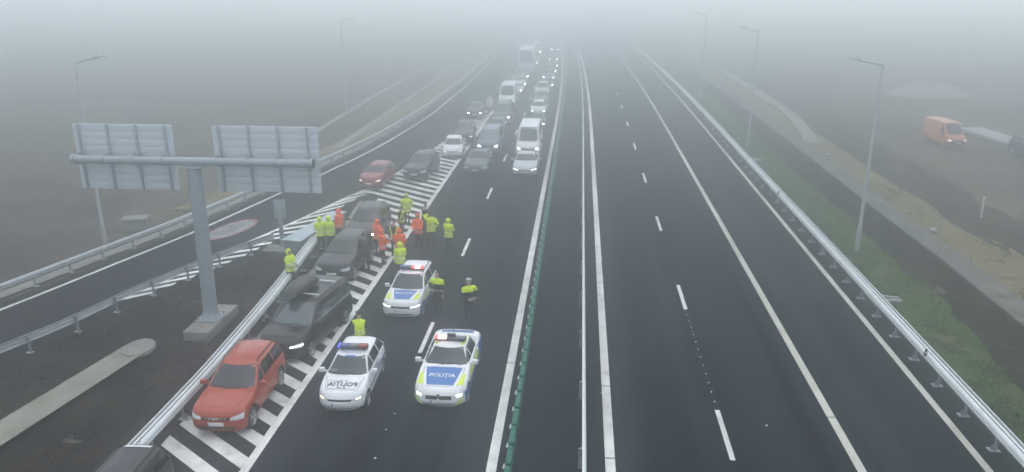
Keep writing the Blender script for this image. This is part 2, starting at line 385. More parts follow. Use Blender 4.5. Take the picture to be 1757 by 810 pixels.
sheet('muddy_track', wavy([(cx(22.8, y), y) for y in yy], .5, .2, 3), wavy([(cx(26.2 + (y - 40) * .02, y), y) for y in yy], 1.0, .15, 8), -.026, M['track'], rough=.07, cols=5)
up = smooth_path([(20.6, 71.5), (21.3, 75), (22.0, 80), (22.6, 85), (22.9, 91), (22.9, 107), (22.6, 137), (21.8, 165)], 1.2)
bm = bmesh.new(); extrude_profile(bm, up, [(-.62, -.05), (-.62, .10), (-.45, .10), (-.25, .04), (.25, .04), (.45, .10), (.62, .10), (.62, -.05)])
tag(obj('side_channel', bm, M['concrete'], smooth=20), kind='structure')
# gutters on the far left bank
for nm, pts, w in (('bank_gutter', [(-20.9, 66), (-20.9, 84), (-20.95, 104), (-21.5, 135)], .8), ('upper_bank_gutter', [(-25.0, 68), (-25.4, 84), (-25.8, 100), (-25.6, 113), (-26, 140)], .8)):
    ribbon(nm, smooth_path(pts, 2), w, .03, M['concrete'])
# paved gutter and bank strip behind the outer ramp rail
ob = offset_path(ro, -1.55)
ribbon('ramp_gutter', [p for p in ob if 20 < p[1] < 150], .75, .03, M['concrete'])
ribbon('bank_grass', [p for p in offset_path(ro, -3.2) if 45 < p[1] < 160], 2.4, .025, M['drygrass'])
# pale pads and heaps in the construction field on the right
bm = bmesh.new()
box(bm, (38.3, 75.5, .10), (2.4, 8.5, .30), .10, .03)
tag(obj('concrete_pad', bm, M['pale']), kind='structure')
bm = bmesh.new()
r = bmesh.ops.create_grid(bm, x_segments=40, y_segments=26, size=1)
for v in r['verts']:
    d = math.hypot(v.co.x, v.co.y); k = max(0, 1 - d)
    v.co = Vector((v.co.x * 5.5, v.co.y * 4.2, -.2 + 1.25 * min(1, k * 1.9) * (1 + .4 * mnoise.noise((v.co.x * 3, v.co.y * 3, 2)))))
tag(obj('gravel_mound', bm, M['concrete'], loc=(44.5, 106, 0)), kind='structure')

# painted markings
def stripe_line(bm, X, w, y0, y1, z=.010, step=6):
    n = max(1, int((y1 - y0) / step)); prev = None
    for i in range(n + 1):
        y = lerp(y0, y1, i / n); a = bm.verts.new((cx(X - w / 2, y), y, z)); b = bm.verts.new((cx(X + w / 2, y), y, z))
        if prev: bm.faces.new((prev[0], prev[1], b, a))
        prev = (a, b)
for nm, mm, spec in (('edge_line_markings', 'line', ((-9.6, .27, ()), (-2.33, .30, (26.9, 15.8)), (1.2, .30, (25.4, 20.9)))), ('shoulder_line_markings', 'line_aged', ((8.6, .27, (23.9,)), (12.35, .24, ())))):
    bm = bmesh.new()
    for X, w, js in spec:
        s = -20
        for j in sorted(js): stripe_line(bm, X, w, s, j - .025); s = j + .025
        stripe_line(bm, X, w, s, 420 if X != -9.6 else 88.5)
        if X == -9.6: stripe_line(bm, -9.6, .2, 93, 420)
    tag(obj(nm, bm, M[mm], smooth=0), kind='structure')
bm = bmesh.new()
for i in range(-3, 26):
    stripe_line(bm, 4.9, .165, 21.1 + 11.55 * i, 21.1 + 2.95 + 11.55 * i)
    stripe_line(bm, -5.95, .165, 27.45 + 11.45 * i, 27.45 + 2.9 + 11.45 * i)
for i in range(12):   # small premarking dots
    y = 24.6 + i * .68; s = .028; quad(bm, (4.9 - s, y - s, .010), (4.9 + s, y - s, .010), (4.9 + s, y + s, .010), (4.9 - s, y + s, .010))
for x, y in ((-5.9, 22.9), (-5.95, 21.9), (-5.9, 20.3), (6.35, 23.2), (5.2, 19.9), (1.0, 24.9)):
    s = .03; quad(bm, (x - s, y - s, .010), (x + s, y - s, .010), (x + s, y + s, .010), (x - s, y + s, .010))
tag(obj('lane_dash_markings', bm, M['line'], smooth=0), kind='structure')
bm = bmesh.new()
def poly_line(bm, path, w, z):
    L, Rr = offset_path(path, -w / 2), offset_path(path, w / 2)
    vl = [bm.verts.new((*p, z)) for p in L]; vr = [bm.verts.new((*p, z)) for p in Rr]
    for i in range(len(path) - 1): bm.faces.new((vl[i], vr[i], vr[i + 1], vl[i + 1]))
poly_line(bm, ro, .20, .007); poly_line(bm, [p for p in ri if p[1] < 88], .2, .009)
tag(obj('ramp_line_markings', bm, M['line'], smooth=0), kind='structure')
bm = bmesh.new()
for X in (-6.15, 4.68, 8.35, -2.75): stripe_line(bm, X, .03, -20, 200, z=.0075)
for yj in (33.2, 61.0): quad(bm, (1.4, yj, .0075), (13.3, yj + .2, .0075), (13.3, yj + .25, .0075), (1.4, yj + .05, .0075))
tag(obj('paving_seams', bm, mat('bitumen_seam', (.008, .010, .012), .9, spec=.01), smooth=0), kind='structure')
# gore hatching
bm = bmesh.new()
def clip_stripe(bm, x0, y0, x1, y1, t, z=.0125):
    quad(bm, (x0, y0, z), (x1, y1, z), (x1, y1 + t, z), (x0, y0 + t, z))
for i in range(-3, 60):
    yr = 19.71 + i * 1.19 - .30     # on the solid line
    if yr > 84: break
    slope = -.73
    xe = -9.6 - .14
    yl = yr
    # walk left until the gutter, the rail or the chevron apex line
    x = xe
    while x > -16:
        x -= .05; yc = yr + (x - xe) * slope
        lim = -12.72 if yc < 25.5 else lerp(-12.72, -12.05, min(1, (yc - 25.5) / 3)) if yc < 31 else at_y(NOSE_R, yc) + .28
        if yc > 49.5: lim = lerp(-14.0, -10.2, min(1, (yc - 51.5) / 36.5))
        if x <= lim: break
    if xe - x < .2: continue
    clip_stripe(bm, x, yr + (x - xe) * slope, xe, yr, .57)
    yc = yr + (x - xe) * slope
    if yc > 50.2:   # left arm of the chevron, to the ramp line
        x2, y2 = x, yc
        while x2 > at_y(ri, y2) + .12 and x2 > x - 4: x2 -= .05; y2 -= .05 * 1.25
        clip_stripe(bm, x2, y2, x, yc, .57)
y = 31.4
while y < 50.6:   # bars along the ramp side of the nose
    x0 = at_y(ri, y) + .14; sl_ = interp([(33, .9), (38, .62), (42, .62), (44.5, 1.1), (47, 1.6), (52, 2.0)], y); ln = interp([(33, 1.15), (37, 1.6), (41, 1.55), (44, 1.3), (49, 1.35)], y)
    x1 = min(x0 + ln, -14.15); th = interp([(40, .40), (50, .62)], y)
    quad(bm, (x0, y, .0125), (x1, y + (x1 - x0) * sl_, .0125), (x1, y + (x1 - x0) * sl_ + th, .0125), (x0, y + th, .0125))
    y += interp([(40, 1.08), (48, 1.35)], y)
tag(obj('gore_hatching', bm, M['line'], smooth=0), kind='structure')
# speed roundel painted on the ramp
def ellipse(bm, cxy, a, b, z, r0, r1, mi, rot):
    n = 40; vi = []; vo = []
    for k in range(n):
        t = 2 * math.pi * k / n; c, s = math.cos(t), math.sin(t)
        for rr, lst in ((r0, vi), (r1, vo)):
            p = Matrix.Rotation(rot, 2) @ Vector((a * rr * c, b * rr * s)); lst.append(bm.verts.new((cxy[0] + p.x, cxy[1] + p.y, z)))
    for k in range(n):
        f = bm.faces.new((vi[k], vi[(k + 1) % n], vo[(k + 1) % n], vo[k])); f.material_index = mi
bm = bmesh.new(); C0 = (-20.05, 42.4); ROT = -.24
ellipse(bm, C0, .95, 2.15, .006, .89, 1, 0, ROT); ellipse(bm, C0, .95, 2.15, .006, .02, .888, 1, ROT)
V_, F_ = text_verts('40', 1.0)
vs = []
for x, y in V_:
    p = Matrix.Rotation(ROT + math.pi, 2) @ Vector((x * .72, y * 1.75)); vs.append(bm.verts.new((C0[0] + p.x, C0[1] + p.y, .010)))
for f in F_:
    try: bm.faces.new([vs[i] for i in f]).material_index = 2
    except ValueError: pass
tag(obj('speed_roundel_marking', bm, [M['line_red'], M['line_faded'], M['line_grey']], smooth=0), kind='structure')

# grass tufts on the right verge
bm = bmesh.new()
for i in range(15000):
    k = random.random() ** 1.6; y = 22 + k * 60; j = int(y - 5)
    x = lerp(GRASS_L[j][0] + .05, GRASS_R[j][0] + .1, random.random())
    q_ = mnoise.noise((x * .8, y * .8, 5)) + .5 * mnoise.noise((x * 2.1, y * 2.1, 2))
    if q_ < -.12: continue
    h = random.uniform(.05, .12) * (1 + 1.2 * max(0, q_)); w = random.uniform(.012, .03) * (1 + y / 60); a = random.random() * 6.28; l = random.uniform(.02, .12); b = random.random() * 6.28
    p = Vector((x, y, -.03)); d = Vector((math.cos(a), math.sin(a), 0)) * w
    f = bm.faces.new((bm.verts.new(p - d), bm.verts.new(p + d), bm.verts.new(p + Vector((math.cos(b) * l, math.sin(b) * l, h)))))
    f.material_index = random.choice((0, 0, 1, 2))
tag(obj('grass', bm, [mat('blade_green', (.052, .115, .032), .7, var=.3), mat('blade_dark', (.042, .095, .026), .7, var=.3), mat('blade_dry', (.16, .145, .075), .7, var=.3)], smooth=0), kind='stuff')
# stray tufts in the dry strip and field edge
bm = bmesh.new()
for i in range(5000):
    y = 30 + random.random() ** 1.4 * 50; x = random.uniform(20.4, 24.5)
    if mnoise.noise((x * .5, y * .5, 8)) < .0: continue
    h = random.uniform(.05, .16); w = random.uniform(.02, .05); a = random.random() * 6.28
    p = Vector((x, y, -.05)); d = Vector((math.cos(a), math.sin(a), 0)) * w
    f = bm.faces.new((bm.verts.new(p - d), bm.verts.new(p + d), bm.verts.new(p + Vector((random.uniform(-.08, .08), random.uniform(-.08, .08), h)))))
    f.material_index = random.choice((0, 1))
tag(obj('dry_grass', bm, [mat('blade_straw', (.14, .125, .07), .8, var=.3), mat('blade_olive', (.075, .085, .04), .8, var=.3)], smooth=0), kind='stuff')

# haze
bm = bmesh.new(); r = bmesh.ops.create_cube(bm, size=1)
bmesh.ops.transform(bm, matrix=Matrix.Translation((0, 300, 7.0)) @ Matrix.Diagonal((1400, 800, 18.0, 1)), verts=r['verts'])
hm = bpy.data.materials.new('haze'); hm.use_nodes = True; hm.node_tree.nodes.clear()
pv = hm.node_tree.nodes.new('ShaderNodeVolumePrincipled'); ho = hm.node_tree.nodes.new('ShaderNodeOutputMaterial')
pv.inputs['Color'].default_value = (*HAZE_COLOR, 1); pv.inputs['Density'].default_value = HAZE_DENSITY; pv.inputs['Anisotropy'].default_value = HAZE_G
hm.node_tree.links.new(pv.outputs[0], ho.inputs['Volume'])
tag(obj('haze', bm, hm, smooth=0), kind='stuff')

# ------------------------------------------------------------------ guardrails and median
BEAM = [(-.045, .44), (.035, .50), (.045, .55), (-.03, .595), (.045, .64), (.035, .70), (-.045, .76), (-.075, .76), (-.005, .695), (.005, .64), (-.07, .595), (.005, .55), (-.005, .505), (-.075, .44)]
def guardrail(name, label, path, spacing, group=None, side=1, n_max=95, double=False, offsets=None, bracket=True, m=None):
    root = empty(name, (path[0][0], path[0][1], 0)); tag(root, label, 'guardrail', group)
    o0 = Vector((path[0][0], path[0][1]))
    rel = [(p[0] - o0.x, p[1] - o0.y) for p in path]
    bm = bmesh.new(); extrude_profile(bm, rel, [(o * side, z) for o, z in BEAM]); bmesh.ops.recalc_face_normals(bm, faces=bm.faces)
    obj('beam', bm, m or M['steel'], root, smooth=50)
    if double:
        bm = bmesh.new(); extrude_profile(bm, [(p[0], p[1]) for p in offset_path(rel, -.38 * side)], [(-o * side, z) for o, z in BEAM]); bmesh.ops.recalc_face_normals(bm, faces=bm.faces)
        obj('beam', bm, m or M['steel'], root, smooth=50)
        bm = bmesh.new(); extrude_profile(bm, offset_path(rel, -.19 * side), [(-.035, .69), (.035, .69), (.035, .735), (-.035, .735)]); bmesh.ops.recalc_face_normals(bm, faces=bm.faces)
        obj('spacer_rail', bm, M['steel'], root, smooth=30)
    post_me = None; acc = 0; last = None; n = 0
    for i in range(len(rel) - 1):
        a, b = Vector(rel[i]), Vector(rel[i + 1]); L = (b - a).length
        while acc <= L and n < n_max:
            p = a.lerp(b, acc / L); d = (b - a).normalized(); nr = Vector((d.y, -d.x)) * side
            if post_me is None:
                bm = bmesh.new()
                if double:
                    box(bm, (0, 0, .36), (.07, .10, .70)); box(bm, (.06, 0, .015), (.34, .26, .03)); box(bm, (.08, 0, .10), (.12, .03, .18))
                else:
                    box(bm, (-.135, 0, .33), (.10, .055, .72)); box(bm, (-.07, 0, .60), (.09, .09, .2))
                    if bracket: box(bm, (-.10, 0, .015), (.26, .2, .03))
                po = obj('post', bm, M['steel_dark'], root, smooth=30); post_me = po.data
            else: po = link('post', post_me, root)
            ctr = Vector((0, 0)) if not double else Vector((-nr.x * .07, -nr.y * .07))
            po.location = (p.x + ctr.x, p.y + ctr.y, 0); po.rotation_euler = (0, 0, math.atan2(nr.y, nr.x)); n += 1
            acc += spacing
        acc -= L
    return root
gore_path = smooth_path([(-12.70, 8), (-12.72, 21.6), (-12.86, 26.4), (-13.12, 31), (-13.42, 34.7), (-13.85, 39.7), (-14.05, 42.0), (-14.0, 43.6)], 1.0)
guardrail('gore_guardrail', 'double beam steel guardrail running beside the red SUV and the black van', gore_path, 2.0, double=True)
guardrail('nose_guardrail', 'steel guardrail between the dark soil nose and the exit ramp', smooth_path([(-24.5, 18.5), (-21.53, 25.31), (-20.45, 28.32), (-19.9, 30.74), (-19.2, 32.9), (-18.5, 35.0), (-17.6, 37.3), (-16.4, 39.6)], 1.0), 2.1, side=-1, m=M['steel_dull'])
guardrail('ramp_guardrail', 'long steel guardrail on the outer side of the curved exit ramp', [p for p in offset_path(ro, -.95) if 22 < p[1] < 165], 2.0, n_max=75, m=M['steel_dull'])
guardrail('verge_guardrail', 'long steel guardrail along the green grass verge on the right', [(cx(13.0, y), y) for y in range(8, 200, 2)], 2.05, side=-1, double=True, n_max=90)
guardrail('median_guardrail', 'slim pale guardrail in the middle of the median beside the right carriageway', [(cx(.42, y), y) for y in range(8, 200, 2)], 4.1, side=1, bracket=False, n_max=48)
# green anti-glare screen on the left rail of the median
root = empty('glare_screen', (-1.72, 14, 0)); tag(root, 'long row of green anti-glare screens along the left edge of the median', 'barrier')
bm = bmesh.new(); extrude_profile(bm, [(cx(-1.72, y) + 1.72, y - 14) for y in range(10, 200, 2)], [(-.05, .42), (.05, .42), (.05, .74), (-.05, .74)]); bmesh.ops.recalc_face_normals(bm, faces=bm.faces)
obj('rail', bm, M['steel_dark'], root, smooth=30)
bm = bmesh.new()
box(bm, (0, 0, .88), (.17, .90, .32), bev=.03); box(bm, (0, .5, .80), (.06, .14, .10))
for k in (-.3, 0, .3): box(bm, (0.01, k, 1.03), (.12, .16, .04), bev=.01)
box(bm, (0, 0, .2), (.06, .06, .44))
mod = obj('screen', bm, M['green'], root); scr = mod.data
bm = bmesh.new(); box(bm, (-.10, .45, 1.03), (.035, .05, .12), bev=.008); box(bm, (-.09, .45, .99), (.09, .10, .03))
clip = obj('clip', bm, M['white_plastic'], mod).data
for i in range(98):
    y = .15 + i * 1.03; o = mod
    if i: o = link('screen', scr, root); link('clip', clip, o)
    o.location = (cx(-1.72, 14 + y) + 1.72, y, 0); o.rotation_euler = (0, 0, heading(14 + y))
# reflectors on the right guardrail
for k, (x, y) in enumerate(((12.84, 27.3), (12.84, 50.2))):
    bm = bmesh.new(); box(bm, (0, 0, .82), (.10, .06, .16), bev=.01); box(bm, (0, 0, .96), (.085, .05, .12), bev=.01); box(bm, (0, -.033, .88), (.06, .01, .08), mi=1)
    tag(obj('reflector', bm, [M['black'], M['white_plastic']], loc=(x, y, 0)), ('small black reflector clipped on the verge guardrail nearest the camera', 'small black reflector clipped on the verge guardrail farther down the grass')[k], 'reflector', 'reflectors on the verge guardrail')
# chute heads behind the right guardrail
for k, (x, y) in enumerate(((14.1, 34.5), (14.1, 63.9))):
    r_ = empty('chute_head', (x, y, 0)); tag(r_, ('pale flared concrete chute head in the grass near the reflector', 'smaller pale concrete chute head far down the grass verge')[k], 'drain', 'chute heads behind the guardrail')
    bm = bmesh.new()
    quad(bm, (-.75, -.75, .02), (.55, -.12, .02), (.55, .12, .02), (-.75, .75, .02)); obj('chute_floor', bm, M['concrete'], r_, smooth=0)
    for s in (-1, 1):
        bm = bmesh.new()
        tube(bm, [(-.75, .8 * s, .05), (-.3, .42 * s, .06), (.15, .2 * s, .06), (.6, .15 * s, .04)], [(.07, .10)] * 4, 8); obj('side_kerb', bm, M['pale'], r_)
# gore end: crash cushion, sign post, marker drum
rt = empty('crash_cushion', (-14.42, 41.0, 0), -.17); tag(rt, 'pale blue grey crash cushion at the tip of the gore guardrail', 'crash cushion')
bm = bmesh.new()
for k in range(5):
    w = .92 - k * .06; box(bm, (0, -2.2 + k * 1.1, .42), (w, 1.07, .68), bev=.02)
obj('body', bm, M['steel_dark'], rt)
bm = bmesh.new()
v = [(-.56, -2.9, .80), (.56, -2.9, .80), (.40, 2.85, .80), (-.40, 2.85, .80)]
bm.faces.new([bm.verts.new(p) for p in v]); r = bmesh.ops.extrude_face_region(bm, geom=bm.faces[:]); bmesh.ops.translate(bm, vec=(0, 0, .05), verts=[g for g in r['geom'] if isinstance(g, bmesh.types.BMVert)])
bmesh.ops.recalc_face_normals(bm, faces=bm.faces)
obj('cover', bm, mat('pale_blue_cover', (.38, .46, .50), .5, .1, var=.12, scale=2), rt, smooth=20)
bm = bmesh.new(); tube(bm, [(.3, 1.9, .85), (.3, 1.9, 1.15)], .07, 12); tube(bm, [(.3, 1.9, 1.12), (.3, 1.9, 1.2)], [.13, .09], 12); obj('bollard', bm, M['black'], rt)
rt = empty('sign_post', (-15.85, 39.4, 0)); tag(rt, 'narrow grey sign post seen from behind beside the crash cushion', 'sign')
bm = bmesh.new(); box(bm, (0, 0, 1.1), (.22, .10, 2.2), bev=.01); obj('post', bm, M['gantry'], rt)
bm = bmesh.new(); box(bm, (-.02, .09, 2.15), (.62, .04, 1.05), bev=.015); obj('panel', bm, M['gantry'], rt)
bm = bmesh.new(); box(bm, (-.1, -.3, .03), (1.5, 1.1, .12), bev=.02); obj('footing', bm, M['concrete'], rt)
rt = empty('gore_marker', (-10.25, 90.1, 0)); tag(rt, 'cream rounded marker drum standing at the far tip of the gore', 'marker')
bm = bmesh.new(); tube(bm, [(0, 0, 0), (0, 0, .25), (0, 0, .9), (0, 0, 1.12), (0, 0, 1.2)], [.42, .42, .36, .25, .05], 20); obj('body', bm, M['cream'], rt)
bm = bmesh.new(); tube(bm, [(0, 0, .52), (0, 0, .72)], [.408, .392], 20, caps=False); obj('band', bm, M['white_plastic'], rt)
# bits on the right
rt = empty('marker_stake', (24.69, 48.65, 0), .1); tag(rt, 'thin white marker stake standing in the muddy track on the right', 'stake')
bm = bmesh.new(); box(bm, (0, 0, .6), (.09, .06, 1.4), bev=.01); obj('stake', bm, M['white_plastic'], rt)
bm = bmesh.new(); box(bm, (0, -.032, 1.1), (.085, .006, .12)); obj('band', bm, M['line_grey'], rt)
for k, (x, y) in enumerate(((20.55, 45.35), (20.5, 66.1))):
    bm = bmesh.new(); box(bm, (0, 0, .14), (.5, .22, .14), .6, .02); box(bm, (0.05, .02, .06), (.42, .2, .1), .6, .02)
    tag(obj('kerb_block', bm, M['pale'], loc=(x, y, 0)), ('white concrete block lying on the channel edge right of the big lamp', 'white concrete block lying on the channel edge beyond the big lamp')[k], 'block', 'blocks along the channel')
# concrete box behind the ramp rail
bm = bmesh.new(); box(bm, (0, 0, .3), (1.3, .9, .7), .2, .03); box(bm, (0, 0, .68), (1.4, 1.0, .07), .2, .02)
tag(obj('drain_box', bm, M['concrete'], loc=(-25.55, 42.0, 0)), 'grey concrete drain box behind the ramp guardrail near the left lamp', 'drain')

# ------------------------------------------------------------------ gantry sign
rt = empty('gantry_sign', (-15.1, 29.15, 0)); tag(rt, 'T shaped grey sign gantry with two big sign panels seen from behind', 'sign gantry')
bm = bmesh.new(); box(bm, (0, 0, .19), (1.06, 2.9, .42), bev=.03); obj('base_block', bm, M['concrete'], rt)
bm = bmesh.new(); box(bm, (0, 0, .425), (.95, .95, .05), bev=.01); tube(bm, [(0, 0, .44), (0, 0, .52), (0, 0, .75), (0, 0, 1.1)], [.46, .40, .31, .28], 8); obj('base_plate', bm, M['gantry'], rt)
for sx in (-.38, .38):
    for sy in (-.38, .38):
        bm = bmesh.new(); tube(bm, [(sx, sy, .44), (sx, sy, .56)], .035, 8); obj('anchor_bolt', bm, M['steel_dark'], rt)
bm = bmesh.new(); tube(bm, [(0, 0, .5), (0, .1, 3.5), (0, .15, 6.82)], [.29, .285, .275], 16); obj('pole', bm, M['gantry'], rt)
bm = bmesh.new(); box(bm, (0, .15, 6.82), (.85, .62, .05)); tube(bm, [(-5.02, .15, 7.03), (4.85, .15, 7.03)], .165, 16)
for x in (-4.95, -3.7, -2.5, -1.3, .92, 2.12, 3.32, 4.5, 4.8): tube(bm, [(x - .05, .15, 7.03), (x + .05, .15, 7.03)], .195, 16)
obj('beam', bm, M['gantry'], rt)
for (x0, x1, ribs) in ((-5.14, -1.03, (-4.90, -3.70, -2.50, -1.30)), (.64, 4.90, (.92, 2.12, 3.32, 4.50))):
    bm = bmesh.new()
    nrow = 9; hh = (8.36 - 5.7) / nrow
    for k in range(nrow): box(bm, ((x0 + x1) / 2, .72, 5.7 + hh * (k + .5)), (x1 - x0, .05, hh - .005), bev=.002)
    box(bm, ((x0 + x1) / 2, .755, 7.03), (x1 - x0 - .02, .012, 2.63))
    pn = obj('sign_panel', bm, M['panel'], rt)
    for x in ribs:
        bm = bmesh.new(); box(bm, (x, .645, 7.03), (.075, .095, 2.68), bev=.008); box(bm, (x, .50, 7.03), (.17, .3, .5), bev=.02); obj('rib', bm, M['gantry'], pn)

# ------------------------------------------------------------------ street lamps
def lamp(x, y, sgn, label, h=9.75):
    rt = empty('street_lamp', (x, y, 0)); tag(rt, label, 'street lamp', 'street lamps along the motorway')
    bm = bmesh.new(); tube(bm, [(0, 0, -.3), (0, 0, 1.4), (0, 0, 1.45), (0, 0, h)], [.12, .11, .092, .056], 12); obj('pole', bm, M['lamp_steel'], rt)
    bm = bmesh.new(); tube(bm, [(0, 0, h - .05), (-.05 * -sgn, 0, h + .05), (.9 * sgn, 0, h + .22), (1.25 * sgn, 0, h + .28)], [.06, .06, .05, .05], 10); obj('arm', bm, M['lamp_steel'], rt)
    bm = bmesh.new()
    box(bm, (0, 0, 0), (.68, .30, .07), bev=.03); box(bm, (-.12, 0, .05), (.28, .2, .06), bev=.02); tube(bm, [(-.1, 0, .08), (-.1, 0, .2)], .02, 8)
    bmesh.ops.transform(bm, matrix=Matrix.Translation((1.35 * sgn, 0, h + .31)) @ Matrix.Rotation(R(-10) * sgn, 4, 'Y') @ Matrix.Diagonal((sgn, 1, 1, 1)), verts=bm.verts)
    bmesh.ops.recalc_face_normals(bm, faces=bm.faces); obj('lamp_head', bm, M['steel_dark'], rt)
    bm = bmesh.new(); box(bm, (.0, -.118, .8), (.10, .012, .45), bev=.004); obj('service_door', bm, M['steel_dark'], rt)
lamp(15.05, 41.55, -1, 'tall grey lamp post on the green verge right of the road, first of its row')
lamp(14.83, 70.0, -1, 'hazy lamp post on the right verge beside the pale side channel')
lamp(cx(15.3, 101.5), 101.5, -1, 'faint lamp post deep in the fog on the right verge')
lamp(-26.05, 39.5, 1, 'thin lamp post left of the sign gantry behind the ramp guardrail')
lamp(-25.3, 84.2, 1, 'very faint lamp post in the fog on the left bank beyond the ramp')

# ------------------------------------------------------------------ vehicles
def car_loop(yF, yR, w, rf, rr, bf, br, tf=0., tr=0.):
    half = []
    for k in range(6): half.append((k / 6 * (w - rf), yF))
    for k in range(7):
        t = math.pi / 2 * k / 6; half.append((w - rf + rf * math.sin(t), yF + rf - rf * math.cos(t)))
    for k in range(1, 24): half.append((w, lerp(yF + rf, yR - rr, k / 24)))
    for k in range(7):
        t = math.pi / 2 * k / 6; half.append((w - rr + rr * math.cos(t), yR - rr + rr * math.sin(t)))
    for k in range(1, 7): half.append(((1 - k / 6) * (w - rr), yR))
    out = []
    for x, y in half:
        q = (x / w) ** 2
        y2 = y + bf * q * max(0, 1 - (y - yF) / 1.0) - br * q * max(0, 1 - (yR - y) / 1.0)
        if y < yF + 1.1: x *= 1 - tf * ((yF + 1.1 - y) / 1.1) ** 2
        if y > yR - 1.1: x *= 1 - tr * ((y - yR + 1.1) / 1.1) ** 2
        out.append((x, y2))
    return out + [(-x, y) for x, y in out[-2:0:-1]]
def bridge(bm, rings):
    n = len(rings[0])
    for r0, r1 in zip(rings, rings[1:]):
        for k in range(n): bm.faces.new((r0[k], r0[(k + 1) % n], r1[(k + 1) % n], r1[k]))
def fan(bm, ring, p, flip=False):
    c = bm.verts.new(p); n = len(ring)
    for k in range(n):
        a, b = ring[k], ring[(k + 1) % n]
        bm.faces.new((b, a, c) if flip else (a, b, c))
KINDS = {
 # L, W, H, ground clearance, wheel radius, axle ys, shoulder [(y,z)], cabin front base/top, rear top/base, belt, half widths base/roof
 'suv': dict(L=4.34, W=1.81, H=1.68, lo=.26, rw=.355, ax=(-1.34, 1.33), top=[(-2.17, .86), (-1.9, .98), (-.85, 1.08), (.6, 1.08), (2.17, 1.12)], A=(-.98, -.12), C=(1.86, 2.10), wb=.84, wr=.64, nose=.09, bow=.12, pill=(.02, 1.02), rails=True, sq=.14, crown=.05),
 'hatch': dict(L=4.02, W=1.70, H=1.45, lo=.20, rw=.30, ax=(-1.24, 1.22), top=[(-2.0, .72), (-1.75, .83), (-.9, .95), (.4, .97), (2.0, 1.0)], A=(-1.02, -.22), C=(1.55, 1.95), wb=.79, wr=.56, nose=.14, bow=.20, pill=(.05, .95), sq=.30, crown=.05),
 'sedan': dict(L=4.68, W=1.83, H=1.43, lo=.17, rw=.33, ax=(-1.48, 1.36), top=[(-2.33, .68), (-2.05, .80), (-.95, .95), (.4, .97), (1.5, 1.02), (2.33, .98)], A=(-.98, -.15), C=(1.10, 1.78), wb=.82, wr=.56, nose=.12, bow=.20, pill=(.02, 1.0), sq=.26, crown=.045),
 'mpv': dict(L=5.10, W=1.93, H=1.90, lo=.22, rw=.34, ax=(-1.62, 1.55), top=[(-2.55, .86), (-2.25, 1.02), (-1.45, 1.14), (.6, 1.16), (2.55, 1.18)], A=(-1.62, -.62), C=(2.36, 2.50), wb=.90, wr=.74, nose=.12, bow=.18, pill=(-.45, .95), sq=.25, crown=.04),
 'van': dict(L=5.9, W=2.0, H=2.5, lo=.26, rw=.35, ax=(-1.9, 1.75), top=[(-2.95, .98), (-2.6, 1.12), (-2.15, 1.28), (.6, 1.30), (2.95, 1.32)], A=(-2.3, -1.40), C=(2.82, 2.92), wb=.95, wr=.80, nose=.14, bow=.20, pill=(-1.1, .4), sq=.28, crown=.05),
 'truck': dict(L=8.6, W=2.5, H=3.9, lo=.35, rw=.48, ax=(-3.0, 2.4), top=[(-4.3, 1.30), (-4.2, 1.5), (-3.9, 1.6), (4.3, 1.6)], A=(-4.22, -4.0), C=(4.22, 4.27), wb=1.22, wr=1.16, nose=.05, bow=.10, pill=(-3.4, -1.0), sq=.15, crown=.03),
}
class Geo: pass
GEO = {}
